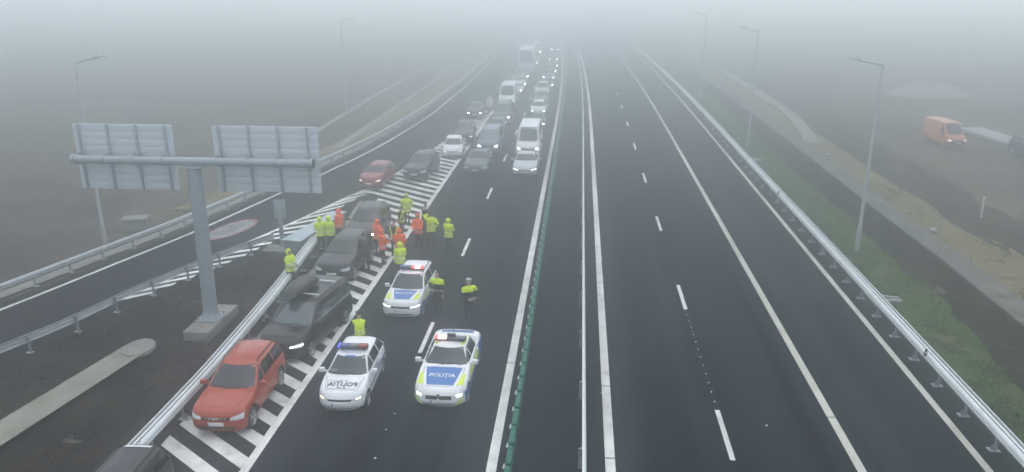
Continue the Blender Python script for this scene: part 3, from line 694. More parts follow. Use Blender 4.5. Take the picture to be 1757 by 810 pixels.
def geo(kind):
    """body and cabin meshes (shared by every vehicle of a kind) with ray-cast trees to lay the panels on"""
    if kind in GEO: return GEO[kind]
    K = KINDS[kind]; g = Geo(); GEO[kind] = g; g.K = K
    L, Wd, H = K['L'], K['W'], K['H']; w = Wd / 2; yF, yR = -L / 2, L / 2
    top = lambda y: interp(K['top'], y)
    g.top = top
    big = kind in ('van', 'truck', 'mpv', 'suv')
    lv = [(0, .07, .13, .10), (.10, .02, .04, .03), (.30, .0, .0, .0), (.55, .0, .015, .0), (.74, .012, .035, .015), (.88, .03, .08, .04), (.96, .055, .14, .08), (1.0, .085, .20, .13)]
    bm = bmesh.new(); rings = []
    for fr, iw, df, dr in lv:
        k = K['nose'] / .12
        lp = car_loop(yF + df * k, yR - dr, w - iw, K['sq'] * 1.1 + .12, .26, K['bow'], .10, .05, .03)
        rings.append([bm.verts.new((x, y, K['lo'] + fr * (top(y) - K['lo']))) for x, y in lp])
    bridge(bm, rings)
    base = [(v.co.x, v.co.y) for v in rings[-1]]
    rr = [rings[-1]]
    for s in (.94, .84, .70, .5, .25):
        rr.append([bm.verts.new((x * s, y * s, top(y * s) + K['crown'] * (1 - s * s))) for x, y in base])
    bridge(bm, rr); fan(bm, rr[-1], (0, 0, top(0) + K['crown']))
    fan(bm, rings[0], (0, 0, K['lo']), True)
    bmesh.ops.recalc_face_normals(bm, faces=bm.faces)
    def cut(o):
        for ax in K['ax']:
            for s in (-1, 1):
                cb = bmesh.new(); r = bmesh.ops.create_cone(cb, cap_ends=True, segments=28, radius1=K['rw'] + .055, radius2=K['rw'] + .055, depth=.5)
                bmesh.ops.transform(cb, matrix=Matrix.Translation((s * (w - .02), ax, K['rw'] + .01)) @ Matrix.Rotation(math.pi / 2, 4, 'Y'), verts=cb.verts)
                for f in cb.faces: f.material_index = 1
                me = bpy.data.meshes.new('cut'); cb.to_mesh(me); cb.free()
                co = bpy.data.objects.new('cut', me); COL.objects.link(co); cuts.append(co)
                m = o.modifiers.new('b', 'BOOLEAN'); m.operation = 'DIFFERENCE'; m.object = co; m.solver = 'EXACT'; m.material_mode = 'INDEX'
    cuts = []
    tmp = bm.copy(); g.bvh = BVHTree.FromBMesh(tmp); tmp.free()
    body = evaluated(bm, cut)
    for c in cuts: me = c.data; bpy.data.objects.remove(c); bpy.data.meshes.remove(me)
    me = bpy.data.meshes.new('body'); body.normal_update()
    for f in body.faces: f.smooth = True
    for e in body.edges:
        if len(e.link_faces) == 2: e.smooth = e.calc_face_angle(0) < R(32)
    body.to_mesh(me); body.free(); g.body = me
    # cabin
    bm = bmesh.new(); rings = []; zr = H - .075
    def zroof(y):
        t = (y - (K['A'][1] + K['C'][0]) / 2) / ((K['C'][0] - K['A'][1]) / 2); return zr - .035 * max(0, abs(t)) ** 3
    g.zroof = zroof
    for v in (0, .25, .5, .75, .9, .96, 1.0):
        ins = {.96: .012, 1.0: .045}.get(v, 0); side = .018 * math.sin(math.pi * min(v, 1))
        a = lerp(K['A'][0], K['A'][1], v) + ins * 1.2; c = lerp(K['C'][0], K['C'][1], 1 - v) if False else lerp(K['C'][1], K['C'][0], v) - ins
        lp = car_loop(a, c, lerp(K['wb'], K['wr'], v) - ins + side, .16, .16, .20, .08)
        rings.append([bm.verts.new((x, y, lerp(top(y) - .02, zroof(y), v) + (.012 if v == 1 else 0))) for x, y in lp])
    bridge(bm, rings)
    ym = (K['A'][1] + K['C'][0]) / 2; base = [tuple(v.co) for v in rings[-1]]; rr = [rings[-1]]
    for s in (.92, .8, .6, .35):
        rr.append([bm.verts.new((x * s, ym + (y - ym) * s, lerp(H, z, s ** 2.4))) for x, y, z in base])
    bridge(bm, rr); fan(bm, rr[-1], (0, ym, H)); fan(bm, rings[0], (0, ym, top(ym) - .03), True)
    bmesh.ops.recalc_face_normals(bm, faces=bm.faces)
    tmp = bm.copy(); g.cbvh = BVHTree.FromBMesh(tmp); tmp.free()
    for f in bm.faces: f.smooth = True
    for e in bm.edges:
        if len(e.link_faces) == 2: e.smooth = e.calc_face_angle(0) < R(40)
    me = bpy.data.meshes.new('cabin'); bm.to_mesh(me); bm.free(); g.cabin = me
    # wheel: along x, outer face to +x
    bm = bmesh.new(); rw = K['rw']
    prof = [(-.10, rw * .6), (-.10, rw * .93), (-.075, rw), (.075, rw), (.10, rw * .94), (.105, rw * .72)]
    rgs = [[bm.verts.new((x, r * math.cos(2 * math.pi * k / 28), r * math.sin(2 * math.pi * k / 28))) for k in range(28)] for x, r in prof]
    bridge(bm, rgs); fan(bm, rgs[0], (-.10, 0, 0), True)
    bmesh.ops.recalc_face_normals(bm, faces=bm.faces); me = bpy.data.meshes.new('wheel'); bm.to_mesh(me); bm.free(); me.materials.append(M['tyre']); g.wheel = me
    bm = bmesh.new(); n = 30
    def rg(x, r): return [bm.verts.new((x, r * math.cos(2 * math.pi * k / n), r * math.sin(2 * math.pi * k / n))) for k in range(n)]
    a, b, c, d = rg(.100, rw * .73), rg(.112, rw * .68), rg(.085, rw * .60), rg(.105, rw * .20)
    for r0, r1, sp in ((a, b, 0), (b, c, 0), (c, d, 1)):
        for k in range(n):
            f = bm.faces.new((r0[k], r0[(k + 1) % n], r1[(k + 1) % n], r1[k]))
            if sp and k % 6 in (2, 3, 4): f.material_index = 1
    fan(bm, d, (.115, 0, 0)); bmesh.ops.recalc_face_normals(bm, faces=bm.faces); me = bpy.data.meshes.new('rim'); bm.to_mesh(me); bm.free()
    me.materials.append(M['rim']); me.materials.append(M['black']); g.rim = me
    return g
AX = {'front': (Vector((0, -9, 0)), Vector((0, 1, 0))), 'rear': (Vector((0, 9, 0)), Vector((0, -1, 0))), 'left': (Vector((-9, 0, 0)), Vector((1, 0, 0))), 'right': (Vector((9, 0, 0)), Vector((-1, 0, 0))), 'top': (Vector((0, 0, 9)), Vector((0, 0, -1)))}
def cast(bvh, axis, a, b, off):
    o, d = AX[axis]
    p = Vector((a, o.y, b)) if axis in ('front', 'rear') else Vector((o.x, a, b)) if axis in ('left', 'right') else Vector((a, b, o.z))
    h, n, i, t = bvh.ray_cast(p, d)
    if h is None: return None
    if n.dot(d) > 0: n = -n
    return h + n * off
def patch(bvh, axis, fn, nu, nv, off=.006, mats=None, seam=0., us=None):
    """sheet laid on the body: fn(u, v) -> the two plane coordinates for that axis"""
    bm = bmesh.new(); ul = [i / nu for i in range(nu + 1)]; vl = [i / nv for i in range(nv + 1)]
    if seam: ul = [0, seam] + [lerp(seam, 1 - seam, i / nu) for i in range(1, nu)] + [1 - seam, 1]; vl = [0, seam] + [lerp(seam, 1 - seam, i / nv) for i in range(1, nv)] + [1 - seam, 1]
    G_ = {}
    for i, u in enumerate(ul):
        for j, v in enumerate(vl):
            p = cast(bvh, axis, *fn(u, v), off)
            if p is not None: G_[i, j] = bm.verts.new(p)
    for i in range(len(ul) - 1):
        for j in range(len(vl) - 1):
            q = [G_.get(k) for k in ((i, j), (i + 1, j), (i + 1, j + 1), (i, j + 1))]
            if None in q: continue
            f = bm.faces.new(q)
            if seam and (i in (0, len(ul) - 2) or j in (0, len(vl) - 2)): f.material_index = 1
    bmesh.ops.recalc_face_normals(bm, faces=bm.faces)
    return bm
def quadfn(p00, p10, p11, p01):
    def f(u, v):
        return tuple(lerp(lerp(p00[k], p10[k], u), lerp(p01[k], p11[k], u), v) for k in (0, 1))
    return f
def text_patch(bvh, axis, txt, size, c, sx=1., flip=1, off=.012, sy=1.):
    V_, F_ = text_verts(txt, size); bm = bmesh.new(); vs = []
    for x, y in V_:
        p = cast(bvh, axis, c[0] + flip * x * sx, c[1] + y * sy, off); vs.append(bm.verts.new(p) if p is not None else None)
    for f in F_:
        q = [vs[i] for i in f]
        if None in q or len(set(q)) < 3: continue
        try: bm.faces.new(q)
        except ValueError: pass
    bmesh.ops.recalc_face_normals(bm, faces=bm.faces); return bm
COUNT = {}
def vehicle(name, label, cat, kind, col, x, y, rz=0., lights=None, near=False, group=None, extra=None, trim=None, roof=None):
    g = geo(kind); K = g.K; w = K['W'] / 2; yF, yR = -K['L'] / 2, K['L'] / 2; P = paint(col); H = K['H']
    rt = empty(name, (x, y, .014), rz); tag(rt, label, cat, group)
    key = (kind, col)
    if key not in COUNT:
        b, c = g.body.copy(), g.cabin.copy(); b.materials.append(P); b.materials.append(M['black']); c.materials.append(P); COUNT[key] = (b, c)
    body = link('body', COUNT[key][0], rt); link('cabin', COUNT[key][1], rt)
    zt = lambda v: lerp(g.top(0) - .02, H - .075, v)
    wv = lambda v: lerp(K['wb'], K['wr'], v)
    # glass
    bm = patch(g.cbvh, 'front', lambda u, v: ((u * 2 - 1) * (wv(lerp(.05, .92, v)) - .075), zt(lerp(.08, .93, v))), 10, 6); obj('windscreen', bm, M['van_glass' if kind == 'mpv' and near else 'glass'], rt)
    bm = patch(g.cbvh, 'rear', lambda u, v: ((u * 2 - 1) * (wv(lerp(.2, .88, v)) - .11), lerp(g.top(yR) + .10, H - .17, v)), 8, 4); obj('rear_window', bm, M['side_glass'], rt)
    aF = lambda v: lerp(K['A'][0], K['A'][1], v); aR = lambda v: lerp(K['C'][1], K['C'][0], v)
    p0, p1 = K['pill']; vl, vh = .12, .86
    vv = lambda v: lerp(vl, vh, v)
    secs = [(lambda v: aF(v) + .30, lambda v: p0 - .035), (lambda v: p0 + .035, lambda v: min(p1 - .03, aR(v) - .2))]
    if aR(.5) - p1 > .45: secs.append((lambda v: p1 + .04, lambda v: aR(v) - .20))
    if kind == 'truck' or (kind == 'van' and extra == 'panel'): secs = secs[:1]
    for ax in ('left', 'right'):
        for a, b in secs:
            bm = patch(g.cbvh, ax, lambda u, v: (lerp(a(vv(v)), b(vv(v)), u), lerp(g.top(0) - .02, H - .075, vv(v))), 6, 4); obj('side_window', bm, M['side_glass'], rt)
    # wheels
    for ay in K['ax']:
        for s in (-1, 1):
            wh = link('wheel', g.wheel, rt, (s * (w - .115), ay, K['rw'])); wh.rotation_euler = (0, 0, 0 if s > 0 else math.pi); link('rim', g.rim, wh)
    # front
    zf = K['top'][0][1]; lo = K['lo']
    zl, zh = lerp(lo, zf, .66), lerp(lo, zf, .95)
    on = M[lights] if lights else None
    for s in (-1, 1):
        bm = patch(g.bvh, 'front', quadfn((s * w * .50, zl + .03), (s * w * .93, zl + .02), (s * w * .92, zh + .03), (s * w * .54, zh - .05)), 6, 4, .008); hl = obj('headlight', bm, M['lens'], rt)
        if on and lights != 'drl':
            bm = patch(g.bvh, 'front', quadfn((s * w * .64, zl + .05), (s * w * .82, zl + .05), (s * w * .82, zh - .04), (s * w * .64, zh - .06)), 3, 3, .016); obj('lamp', bm, on, hl)
        elif on:
            bm = patch(g.bvh, 'front', quadfn((s * w * .52, zl + .055), (s * w * .93, zl + .10), (s * w * .93, zl + .15), (s * w * .52, zl + .10)), 6, 1, .016); obj('lamp', bm, on, hl)
    bm = patch(g.bvh, 'front', quadfn((-w * .47, zl + .02), (w * .47, zl + .02), (w * .50, zh - .07), (-w * .50, zh - .07)), 10, 2, .008); gr = obj('grille', bm, M['black'], rt)
    bm = patch(g.bvh, 'front', quadfn((-w * .62, lo + .05), (w * .62, lo + .04), (w * .74, lerp(lo, zf, .38)), (-w * .74, lerp(lo, zf, .38))), 10, 2, .007); obj('air_intake', bm, M['black'], rt)
    bm = bmesh.new(); box(bm, (0, yF - .012 + K['nose'] * .1, lerp(lo, zf, .50)), (.52, .02, .115), bev=.005); pl = obj('number_plate', bm, M['plate'], rt)
    bm = bmesh.new(); box(bm, (-.237, yF - .0245 + K['nose'] * .1, lerp(lo, zf, .50)), (.04, .006, .10)); obj('country_strip', bm, M['plate_blue'], pl)
    # mirrors
    for s in (-1, 1):
        bm = bmesh.new(); zb = g.top(K['A'][0]) + .10; ym = K['A'][0] + .42
        box(bm, (s * (w + .10), ym, zb), (.22, .14, .16 if kind != 'van' else .28), bev=.045); box(bm, (s * (w - .02), ym + .02, zb - .05), (.14, .05, .04))
        obj('mirror', bm, P if kind not in ('van', 'truck') else M['black'], rt)
    for s in (-1, 1):
        bm = patch(g.bvh, 'rear', quadfn((s * w * .62, .72), (s * w * .93, .72), (s * w * .93, .95), (s * w * .66, .95)), 4, 3, .008); obj('tail_light', bm, M['tail'], rt)
    if near:
        bm = patch(g.bvh, 'top', quadfn((-w * .66, yF + .33), (w * .66, yF + .33), (w * .80, K['A'][0] + .08), (-w * .80, K['A'][0] + .08)), 8, 8, .005, seam=.012); obj('bonnet', bm, [P, M['black']], rt)
        edges = [K['A'][0] + .12, p0, min(p1 + .05, K['ax'][1] - K['rw'] + .28)]
        for ax in ('left', 'right'):
            for a, b in zip(edges, edges[1:]):
                bm = patch(g.bvh, ax, lambda u, v: (lerp(a, b, u), lerp(lo + .10, g.top(lerp(a, b, u)) - .035, v)), 6, 6, .005, seam=.014); dr = obj('door', bm, [P, M['black']], rt)
                hb = cast(g.bvh, ax, b - .16, g.top(b) - .15, .02); bm = bmesh.new(); box(bm, hb, (.03, .17, .025), bev=.008); obj('handle', bm, M['black'] if trim == 'dark' else P, dr)
        for s in (-1, 1):   # wipers
            bm = bmesh.new(); pts = []
            for k in range(5):
                p = cast(g.cbvh, 'front', lerp(-.62, -.05, k / 4) + (.0 if s < 0 else .58), zt(.10) + .03 * math.sin(k), .014)
                if p is not None: pts.append(p)
            if len(pts) > 2: tube(bm, pts, .009, 6); obj('wiper', bm, M['black'], rt)
            else: bm.free()
        bm = bmesh.new(); tube(bm, [(0, K['C'][0] - .12, H - .01), (0, K['C'][0] + .0, H + .16)], [.012, .005], 6); obj('antenna', bm, M['black'], rt)
        bm = patch(g.bvh, 'left', lambda u, v: (lerp(K['ax'][0] + K['rw'] + .07, K['ax'][1] - K['rw'] - .07, u), lerp(lo + .01, lo + .10, v)), 8, 1, .006); obj('sill', bm, M['black'], rt)
        bm = patch(g.bvh, 'right', lambda u, v: (lerp(K['ax'][0] + K['rw'] + .07, K['ax'][1] - K['rw'] - .07, u), lerp(lo + .01, lo + .10, v)), 8, 1, .006); obj('sill', bm, M['black'], rt)
    if K.get('rails') or kind == 'mpv':
        for s in (-1, 1):
            a, b = K['A'][1] + .25, K['C'][0] - .12; xw = K['wr'] - .045; bm = bmesh.new()
            tube(bm, [(s * xw, a, H - .085), (s * xw, a + .12, H + .0), (s * xw, b - .12, H + .0), (s * xw, b, H - .085)], .018, 8); obj('roof_rail', bm, M['black'], rt)
    rt['_g'] = kind
    return rt, g
def badge(bm, p, s): box(bm, p, (s, .012, s * .7), bev=.004)
def arches(rt, g):
    K = g.K; w = K['W'] / 2
    for ay in K['ax']:
        for s in (-1, 1):
            bm = bmesh.new(); r0, r1 = K['rw'] + .045, K['rw'] + .105; vi = []; vo = []
            for k in range(17):
                t = math.pi * k / 16 - .12 + .24 * k / 16 * 0; c, sn = math.cos(t), math.sin(t)
                for r_, lst in ((r0, vi), (r1, vo)):
                    p = cast(g.bvh, 'right' if s > 0 else 'left', ay + r_ * c, max(K['lo'] + .01, K['rw'] + .01 + r_ * sn), .012); lst.append(bm.verts.new(p) if p is not None else None)
            for k in range(16):
                q = (vi[k], vi[k + 1], vo[k + 1], vo[k])
                if None not in q: bm.faces.new(q)
            bmesh.ops.recalc_face_normals(bm, faces=bm.faces); obj('arch_trim', bm, M['black'], rt)
def hood_text(rt, g, txt, size, y, m, flip=1, sx=1., sy=1.):
    obj('lettering', text_patch(g.bvh, 'top', txt, size, (0, y), sx, flip, .024, sy), m, rt, smooth=0)
def lightbar(rt, g, y, w, cells, h=.10, d=.26, pod=False, z0=.03):
    H = g.K['H']; bm = bmesh.new(); box(bm, (0, y, H + z0), (w, d * .8, .05), bev=.01); 
    for s in (-1, 1): box(bm, (s * w * .36, y, H - .02), (.06, .12, .09))
    lb = obj('light_bar', bm, M['black'], rt)
    x = -w / 2
    for frac, m in cells:
        cw = w * frac; bm = bmesh.new(); box(bm, (x + cw / 2, y, H + z0 + .025 + h / 2), (cw - .008, d, h), bev=.025); obj('beacon', bm, M[m], lb); x += cw
    if pod:
        bm = bmesh.new(); box(bm, (.03, y + .02, H + z0 + h + .08), (.30, .16, .08), bev=.015); obj('speaker', bm, M['black'], lb)

# orange-red SUV in front of the black van
rt, g = vehicle('suv', 'orange red SUV with roof rails parked on the hatching beside the guardrail', 'car', 'suv', 'orange_red', -11.17, 23.0, .03, near=True, trim='dark')
arches(rt, g)
for k in range(4):
    bm = bmesh.new(); x = (-.30, -.19, .19, .30)[k]; p = cast(g.bvh, 'front', x, .735, .012); box(bm, p, (.05, .012, .05), bev=.004); obj('grille_stud', bm, M['chrome'], rt)
p = cast(g.bvh, 'front', 0, .735, .012); bm = bmesh.new(); box(bm, p, (.24, .012, .07), bev=.006); obj('badge', bm, M['chrome'], rt)
# black van with roof box
rt, g = vehicle('van', 'long black people carrier parked behind the orange red SUV under a roof box', 'van', 'mpv', 'black', -10.72, 28.5, R(-8), lights='drl', near=True)
for s in (-1, 1):
    bm = patch(g.cbvh, 'right' if s > 0 else 'left', lambda u, v: (lerp(-1.0, 2.3, u), lerp(1.165, 1.235, v)), 10, 1, .012); obj('chrome_strip', bm, M['chrome'], rt)
p = cast(g.bvh, 'front', 0, .78, .012); bm = bmesh.new(); box(bm, p, (.2, .012, .12), bev=.006); obj('badge', bm, M['chrome'], rt)
for yy_ in (-.15, 1.35):
    bm = bmesh.new(); box(bm, (0, yy_, 1.955), (1.36, .07, .03), bev=.008); box(bm, (.60, yy_, 1.9), (.05, .07, .1)); box(bm, (-.60, yy_, 1.9), (.05, .07, .1)); obj('crossbar', bm, M['steel'], rt)
rbx = empty('roof_box', (-10.98, 28.62, 1.965), R(-8)); tag(rbx, 'black rounded roof box on top of the long black people carrier', 'roof box')
bm = bmesh.new(); n = 18; rg_ = []
for i in range(13):
    t = i / 12; y_ = lerp(-1.12, 1.12, t); ww = .40 * (1 - .35 * max(0, .35 - t) / .35) * (1 - .12 * max(0, t - .85) / .15); hh = .36 * min(1, .25 + (t / .32) ** .7) * (1 - .25 * max(0, t - .8) / .2)
    if i in (0, 12): ww *= .78; hh *= .5
    rg_.append([bm.verts.new((ww * math.copysign(abs(math.cos(a)) ** .6, math.cos(a)), y_, .03 + (hh / 2) * (1 + math.copysign(abs(math.sin(a)) ** .7, math.sin(a))))) for a in [2 * math.pi * k / n for k in range(n)]])
bridge(bm, rg_); bm.faces.new(rg_[0][::-1]); bm.faces.new(rg_[-1]); bmesh.ops.recalc_face_normals(bm, faces=bm.faces)
obj('shell', bm, mat('roof_box_black', (.022, .022, .024), .5, var=.1), rbx)
bm = bmesh.new()
for s in (-1, 1): box(bm, (s * .405, .1, .17), (.012, 1.7, .02))
obj('lid_seam', bm, M['black'], rbx)
# cars behind it
vehicle('estate_car', 'dark grey hatchback between the black van and the grey SUV with lit lamps', 'car', 'suv', 'dark_grey', -11.42, 36.35, R(-3), near=True)
rt, g = vehicle('suv', 'dark grey SUV with lit round headlamps beside the people in orange', 'car', 'suv', 'olive', -11.68, 41.75, R(1), lights='lamp_on', near=True)
p = cast(g.bvh, 'front', 0, .76, .012); bm = bmesh.new(); box(bm, p, (.10, .012, .10), bev=.02); obj('badge', bm, M['chrome'], rt)
# dark car leaving the frame at the bottom left
rt, g = vehicle('suv', 'dark SUV cut by the bottom edge of the photo beside the guardrail', 'car', 'suv', 'dark_grey', -11.83, 16.30, .03, near=True)
rt.scale = (.88, 1, .97)
bm = patch(g.cbvh, 'top', quadfn((-.42, 1.62), (.42, 1.62), (.42, 1.74), (-.42, 1.74)), 6, 2, .012); obj('spoiler_strip', bm, M['steel'], rt)  # pale strip at the rear roof edge, standing in for the spoiler
# police SUV
rt, g = vehicle('police_suv', 'white police SUV with blue bonnet and red lit light bar beside the crowd', 'police car', 'suv', 'white', -7.26, 32.2, R(-1.5), lights='drl', near=True)
rt.scale = (.92, .94, .94)
K = g.K; yF = -K['L'] / 2
obj('blue_panel', patch(g.bvh, 'top', quadfn((-.36, yF + .36), (.36, yF + .36), (.56, K['A'][0] + .0), (-.56, K['A'][0] + .0)), 8, 8, .010), M['pol_blue'], rt)
for s in (-1, 1):
    obj('yellow_panel', patch(g.bvh, 'top', quadfn((s * .50, yF + .34), (s * .78, yF + .42), (s * .74, yF + .95), (s * .62, yF + .95)), 4, 6, .010), M['pol_yellow'], rt)
    ax = 'right' if s > 0 else 'left'
    obj('blue_stripe', patch(g.bvh, ax, quadfn((-1.85, .40), (1.9, .40), (1.9, .66), (-1.85, .66)), 24, 2, .011), M['pol_blue'], rt)
    obj('yellow_stripe', patch(g.bvh, ax, quadfn((-.95, .68), (1.9, .68), (1.9, .84), (-.95, .84)), 18, 2, .011), M['pol_yellow'], rt)
hood_text(rt, g, 'POLIȚIA', .17, K['A'][0] - .32, M['pol_white'])
p = cast(g.bvh, 'front', 0, .735, .012); bm = bmesh.new(); box(bm, p, (.26, .012, .06), bev=.006); obj('badge', bm, M['chrome'], rt)
bm = patch(g.bvh, 'front', quadfn((-.80, .44), (.80, .44), (.84, .52), (-.84, .52)), 12, 1, .014); obj('skid_plate', bm, M['white_plastic'], rt)
lightbar(rt, g, .30, 1.16, [(.36, 'blue_off'), (.16, 'beacon_grey'), (.12, 'red_on'), (.24, 'redcore_on'), (.12, 'red_on')])
# white police hatchback
rt, g = vehicle('police_hatchback', 'white police hatchback with mirrored lettering on the bonnet and blue red light bar', 'police car', 'hatch', 'white', -7.72, 24.45, R(2), lights='warm_on', near=True)
rt.scale = (.96, .98, 1)
K = g.K; yF = -K['L'] / 2
hood_text(rt, g, 'POLIȚIA', .215, -1.40, M['pol_ink'], flip=-1, sx=.98)
for y_ in (-1.205, -1.565):
    for s in (-1, 1):
        bm = bmesh.new()
        for dx in (-.028, .028):
            p = cast(g.bvh, 'top', s * .085 + dx, y_, .012); box(bm, p, (.018, .075, .006))
        p = cast(g.bvh, 'top', s * .085, y_, .012); box(bm, p, (.05, .018, .007)); obj('bonnet_mark', bm, M['pol_ink'], rt)
for pts in (((-.56, -1.19), (-.50, -1.62)), ((.60, -1.19), (.44, -1.62)), ((-.50, -1.62), (.44, -1.62)), ((-.56, -1.19), (-.2, -1.19))):
    (a0, b0), (a1, b1) = pts; dx, dy = (a1 - a0), (b1 - b0); l = math.hypot(dx, dy); nx, ny = -dy / l * .007, dx / l * .007
    obj('outline', patch(g.bvh, 'top', quadfn((a0 - nx, b0 - ny), (a1 - nx, b1 - ny), (a1 + nx, b1 + ny), (a0 + nx, b0 + ny)), 10, 1, .011), M['pol_ink'], rt)
lightbar(rt, g, .26, 1.10, [(.06, 'blue_on'), (.34, 'blue_off'), (.28, 'beacon_grey'), (.32, 'red_off')])
obj('lettering', text_patch(g.cbvh, 'top', 'POLIȚIA', .14, (0, .03), 1, 1, .012), mat('pale_blue_letter', (.36, .42, .62), .5), rt, smooth=0)
for s in (-1, 1):
    ax = 'right' if s > 0 else 'left'
    obj('blue_stripe', patch(g.bvh, ax, quadfn((-.85, .52), (1.75, .60), (1.75, .72), (-.85, .60)), 18, 1, .011), mat('dull_blue_stripe', (.10, .12, .30), .5), rt)
    obj('lettering', text_patch(g.bvh, ax, 'POLIȚIA', .17, (.1, .80), 1, 1 if s > 0 else -1, .013), mat('dull_blue_stripe', (.10, .12, .30), .5), rt, smooth=0)
obj('sun_strip', patch(g.cbvh, 'front', lambda u, v: (lerp(-.18, .18, u), lerp(1.335, 1.365, v)), 4, 1, .012), M['pol_blue'], rt)
obj('permit', patch(g.cbvh, 'front', lambda u, v: (lerp(-.64, -.36, u), lerp(1.02, 1.075, v)), 3, 1, .010), M['beacon_grey'], rt)
bm = patch(g.bvh, 'front', quadfn((-.72, .215), (.72, .215), (.76, .26), (-.76, .26)), 12, 1, .014); obj('bumper_lip', bm, M['white_plastic'], rt)
# police sedan
rt, g = vehicle('police_sedan', 'white blue and yellow police sedan with POLIȚIA on its blue bonnet, nearest the median', 'police car', 'sedan', 'white', -4.43, 25.40, R(-.5), lights='lamp_on', near=True)
K = g.K; yF = -K['L'] / 2
obj('blue_panel', patch(g.bvh, 'top', quadfn((-.46, yF + .40), (.46, yF + .40), (.64, K['A'][0] + .04), (-.64, K['A'][0] + .04)), 8, 8, .010), M['pol_blue'], rt)
hood_text(rt, g, 'POLIȚIA', .185, (yF + K['A'][0]) / 2 + .22, M['pol_white'])
for s in (-1, 1):
    ax = 'right' if s > 0 else 'left'
    obj('yellow_panel', patch(g.bvh, 'top', quadfn((s * .56, yF + .42), (s * .80, yF + .50), (s * .78, yF + 1.10), (s * .68, yF + 1.05)), 4, 6, .010), M['pol_yellow'], rt)
    obj('yellow_bumper_flash', patch(g.bvh, 'front', quadfn((s * .50, .26), (s * .64, .26), (s * .84, .47), (s * .80, .52)), 4, 4, .014), M['pol_yellow'], rt)
    obj('blue_stripe', patch(g.bvh, ax, quadfn((-1.95, .32), (2.0, .32), (2.0, .62), (-1.95, .62)), 26, 3, .011), M['pol_blue'], rt)
    obj('yellow_stripe', patch(g.bvh, ax, quadfn((-1.0, .66), (1.0, .66), (1.0, .86), (-1.0, .86)), 14, 2, .011), M['pol_yellow'], rt)
    obj('blue_quarter', patch(g.bvh, ax, quadfn((1.0, .64), (2.1, .64), (2.1, .90), (1.0, .90)), 10, 2, .011), M['pol_blue'], rt)
    obj('roof_edge_stripe', patch(g.cbvh, ax, quadfn((-.15, 1.345), (1.1, 1.345), (1.1, 1.375), (-.15, 1.375)), 10, 1, .010), M['pol_yellow'], rt)
    bm = patch(g.bvh, 'front', quadfn((s * .03, .475), (s * .44, .475), (s * .40, .60), (s * .06, .60)), 5, 3, .014); obj('kidney_grille', bm, M['black'], rt)
obj('boot_panel', patch(g.bvh, 'top', quadfn((-.62, 1.86), (.62, 1.86), (.60, 2.10), (-.60, 2.10)), 6, 3, .010), mat('boot_blue', (.05, .12, .30), .4), rt)
bm = patch(g.bvh, 'front', quadfn((-.80, .185), (.80, .185), (.84, .245), (-.84, .245)), 12, 1, .014); obj('bumper_lip', bm, M['white_plastic'], rt)
p = cast(g.bvh, 'front', 0, .62, .014); bm = bmesh.new(); box(bm, p, (.10, .012, .10), bev=.03); obj('badge', bm, M['chrome'], rt)
lightbar(rt, g, .34, 1.14, [(.10, 'red_on'), (.28, 'redcore_on'), (.62, 'beacon_grey')], h=.07, pod=True)

